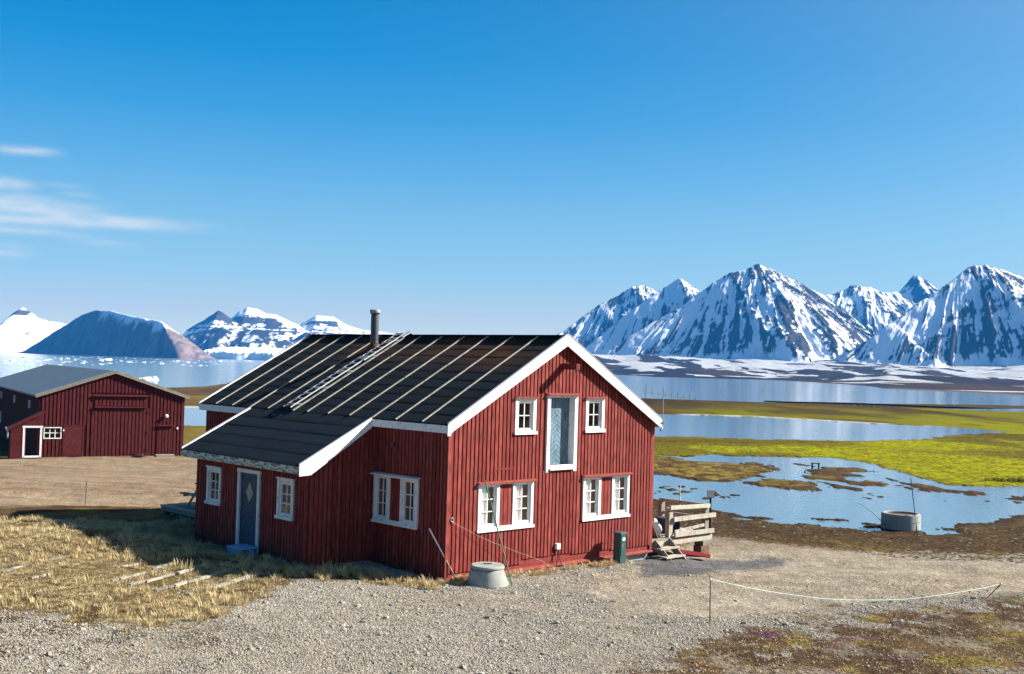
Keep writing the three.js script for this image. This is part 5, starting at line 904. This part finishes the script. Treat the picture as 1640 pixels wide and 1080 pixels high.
scatter('wall_tufts', 'straw tufts growing along the foot of the lit gable', 'grass', tuftsTall, grassMat, 240, () => { const c = [[2.4, -.55, .9, .28], [3.0, -.5, .6, .2], [4.3, -.45, .7, .15], [6.4, -.15, .35, .1], [5.3, -.5, .4, .2], [-.5, -.2, .4, .25], [-1.2, 1.2, .5, .2], [.5, -.15, .3, .1], [.15, -.6, .3, .2]][Math.floor(rnd() * 9)], u = c[0] + rr(-1, 1) * c[2], v = c[1] + rr(-1, 1) * c[3]; if (v > -.08 && u > -.05) return null; const [x, z] = fromHouse(u, v), k = rr(.8, 1.2); return { x, y: land(x, z) - .01, z, s: rr(.45, .95), c: [.44 * k, .31 * k, .14 * k] }; });
scatter('gravel_tufts', 'small dry tufts dotted over the gravel and tundra', 'grass', tuftsLow, grassMat, 900, () => { const [x, z] = inView(19, 30); if (inHouse(x, z)) return null; const y = land(x, z); groundColour(x, z); const f = fbm(x * .5 + 40, z * .5, 3); if (G.kind === 'gravel' ? rnd() > .02 + .5 * sst(.60, .68, f) : G.kind === 'tundra' ? rnd() > .5 : true) return null; const v = rr(.7, 1.2); return { x, y: y - .01, z, s: rr(.5, 1.1), h: .8, c: [.38 * v, .28 * v, .13 * v] }; });
const cushion = [1, 2, 3].map((k) => rock(1, k + 20, 1, .45));
scatter('tundra_cushions', 'low brown and purple cushion plants on the tundra in the corner', 'cushion plants', cushion, new THREE.MeshPhysicalMaterial({ specularIntensity: .03, roughness: 1, map: concTex }), 5200, () => { const [x, z] = inView(19, 31); const y = land(x, z); groundColour(x, z); if (G.kind !== 'tundra' && !(G.kind === 'soil' && rnd() < .15)) return null; const t = rnd(), v = rr(.6, 1.3), c = t < .6 ? [.12, .075, .04] : t < .85 ? [.08, .055, .03] : t < .985 ? [.17, .125, .06] : [.17, .06, .12]; return { x, y: y - .005, z, s: rr(.015, .05), tilt: .15, h: rr(.4, .7), c: c.map((a) => a * v) }; });
scatter('shore_debris', 'dark stones and turf clods along the pond bank', 'clods', cushion, new THREE.MeshPhysicalMaterial({ specularIntensity: .03, roughness: 1, map: concTex }), 9000, () => { const r = rr(37, 50), a = rr(.08, .47), x = Math.sin(a) * r, z = -Math.cos(a) * r, y = land(x, z); if (G.water > .03 || inHouse(x, z)) return null; groundColour(x, z); if (G.kind === 'dirt') return null; const v = rr(.5, 1.4); return { x, y: y - .01, z, s: rr(.02, .08), h: rr(.4, .8), tilt: .2, c: rnd() < .05 ? [.30 * v, .27 * v, .22 * v] : rnd() < .3 ? [.17 * v, .125 * v, .05 * v] : [.085 * v, .055 * v, .033 * v] }; });
scatter('marsh_moss', 'bright yellow green moss hummocks around the ponds', 'moss', cushion, new THREE.MeshPhysicalMaterial({ specularIntensity: .03, roughness: 1 }), 30000, () => { const r = Math.sqrt(rr(50 * 50, 112 * 112)), a = rr(.08, .47), x = Math.sin(a) * r, z = -Math.cos(a) * r, y = land(x, z); if (G.water > -.05) return null; const s = Z.moss(x, z); const isle = Z.isle[0](x, z) > .3; if (s < 0 && !isle) return null; groundColour(x, z); const v = rr(.75, 1.3), k = [cc[0], cc[1], cc[2]]; return { x, y: y - .02, z, s: rr(.05, .17), h: rr(.3, .6), c: k.map((q) => Math.min(.8, q * v * .8)) }; });
{ const p = spot(1622, 772, -.55), c = thing('dark_sedge_clump', 'dark clump of sedge at the pond edge on the right', 'sedge', p); for (let i = 0; i < 7; i++) { const g = tuft(90, .30, .38, .9); g.translate(-1.2 + i * .45, 0, rr(-.2, .2)); obj('tussock', g, new THREE.MeshStandardMaterial({ color: lin(.035, .028, .015), side: THREE.DoubleSide, roughness: 1 }), c); } }
console.log('done');

scene.traverse((o) => { if (o.isMesh) { o.castShadow = true; o.receiveShadow = true; } });
renderer.render(scene, camera);
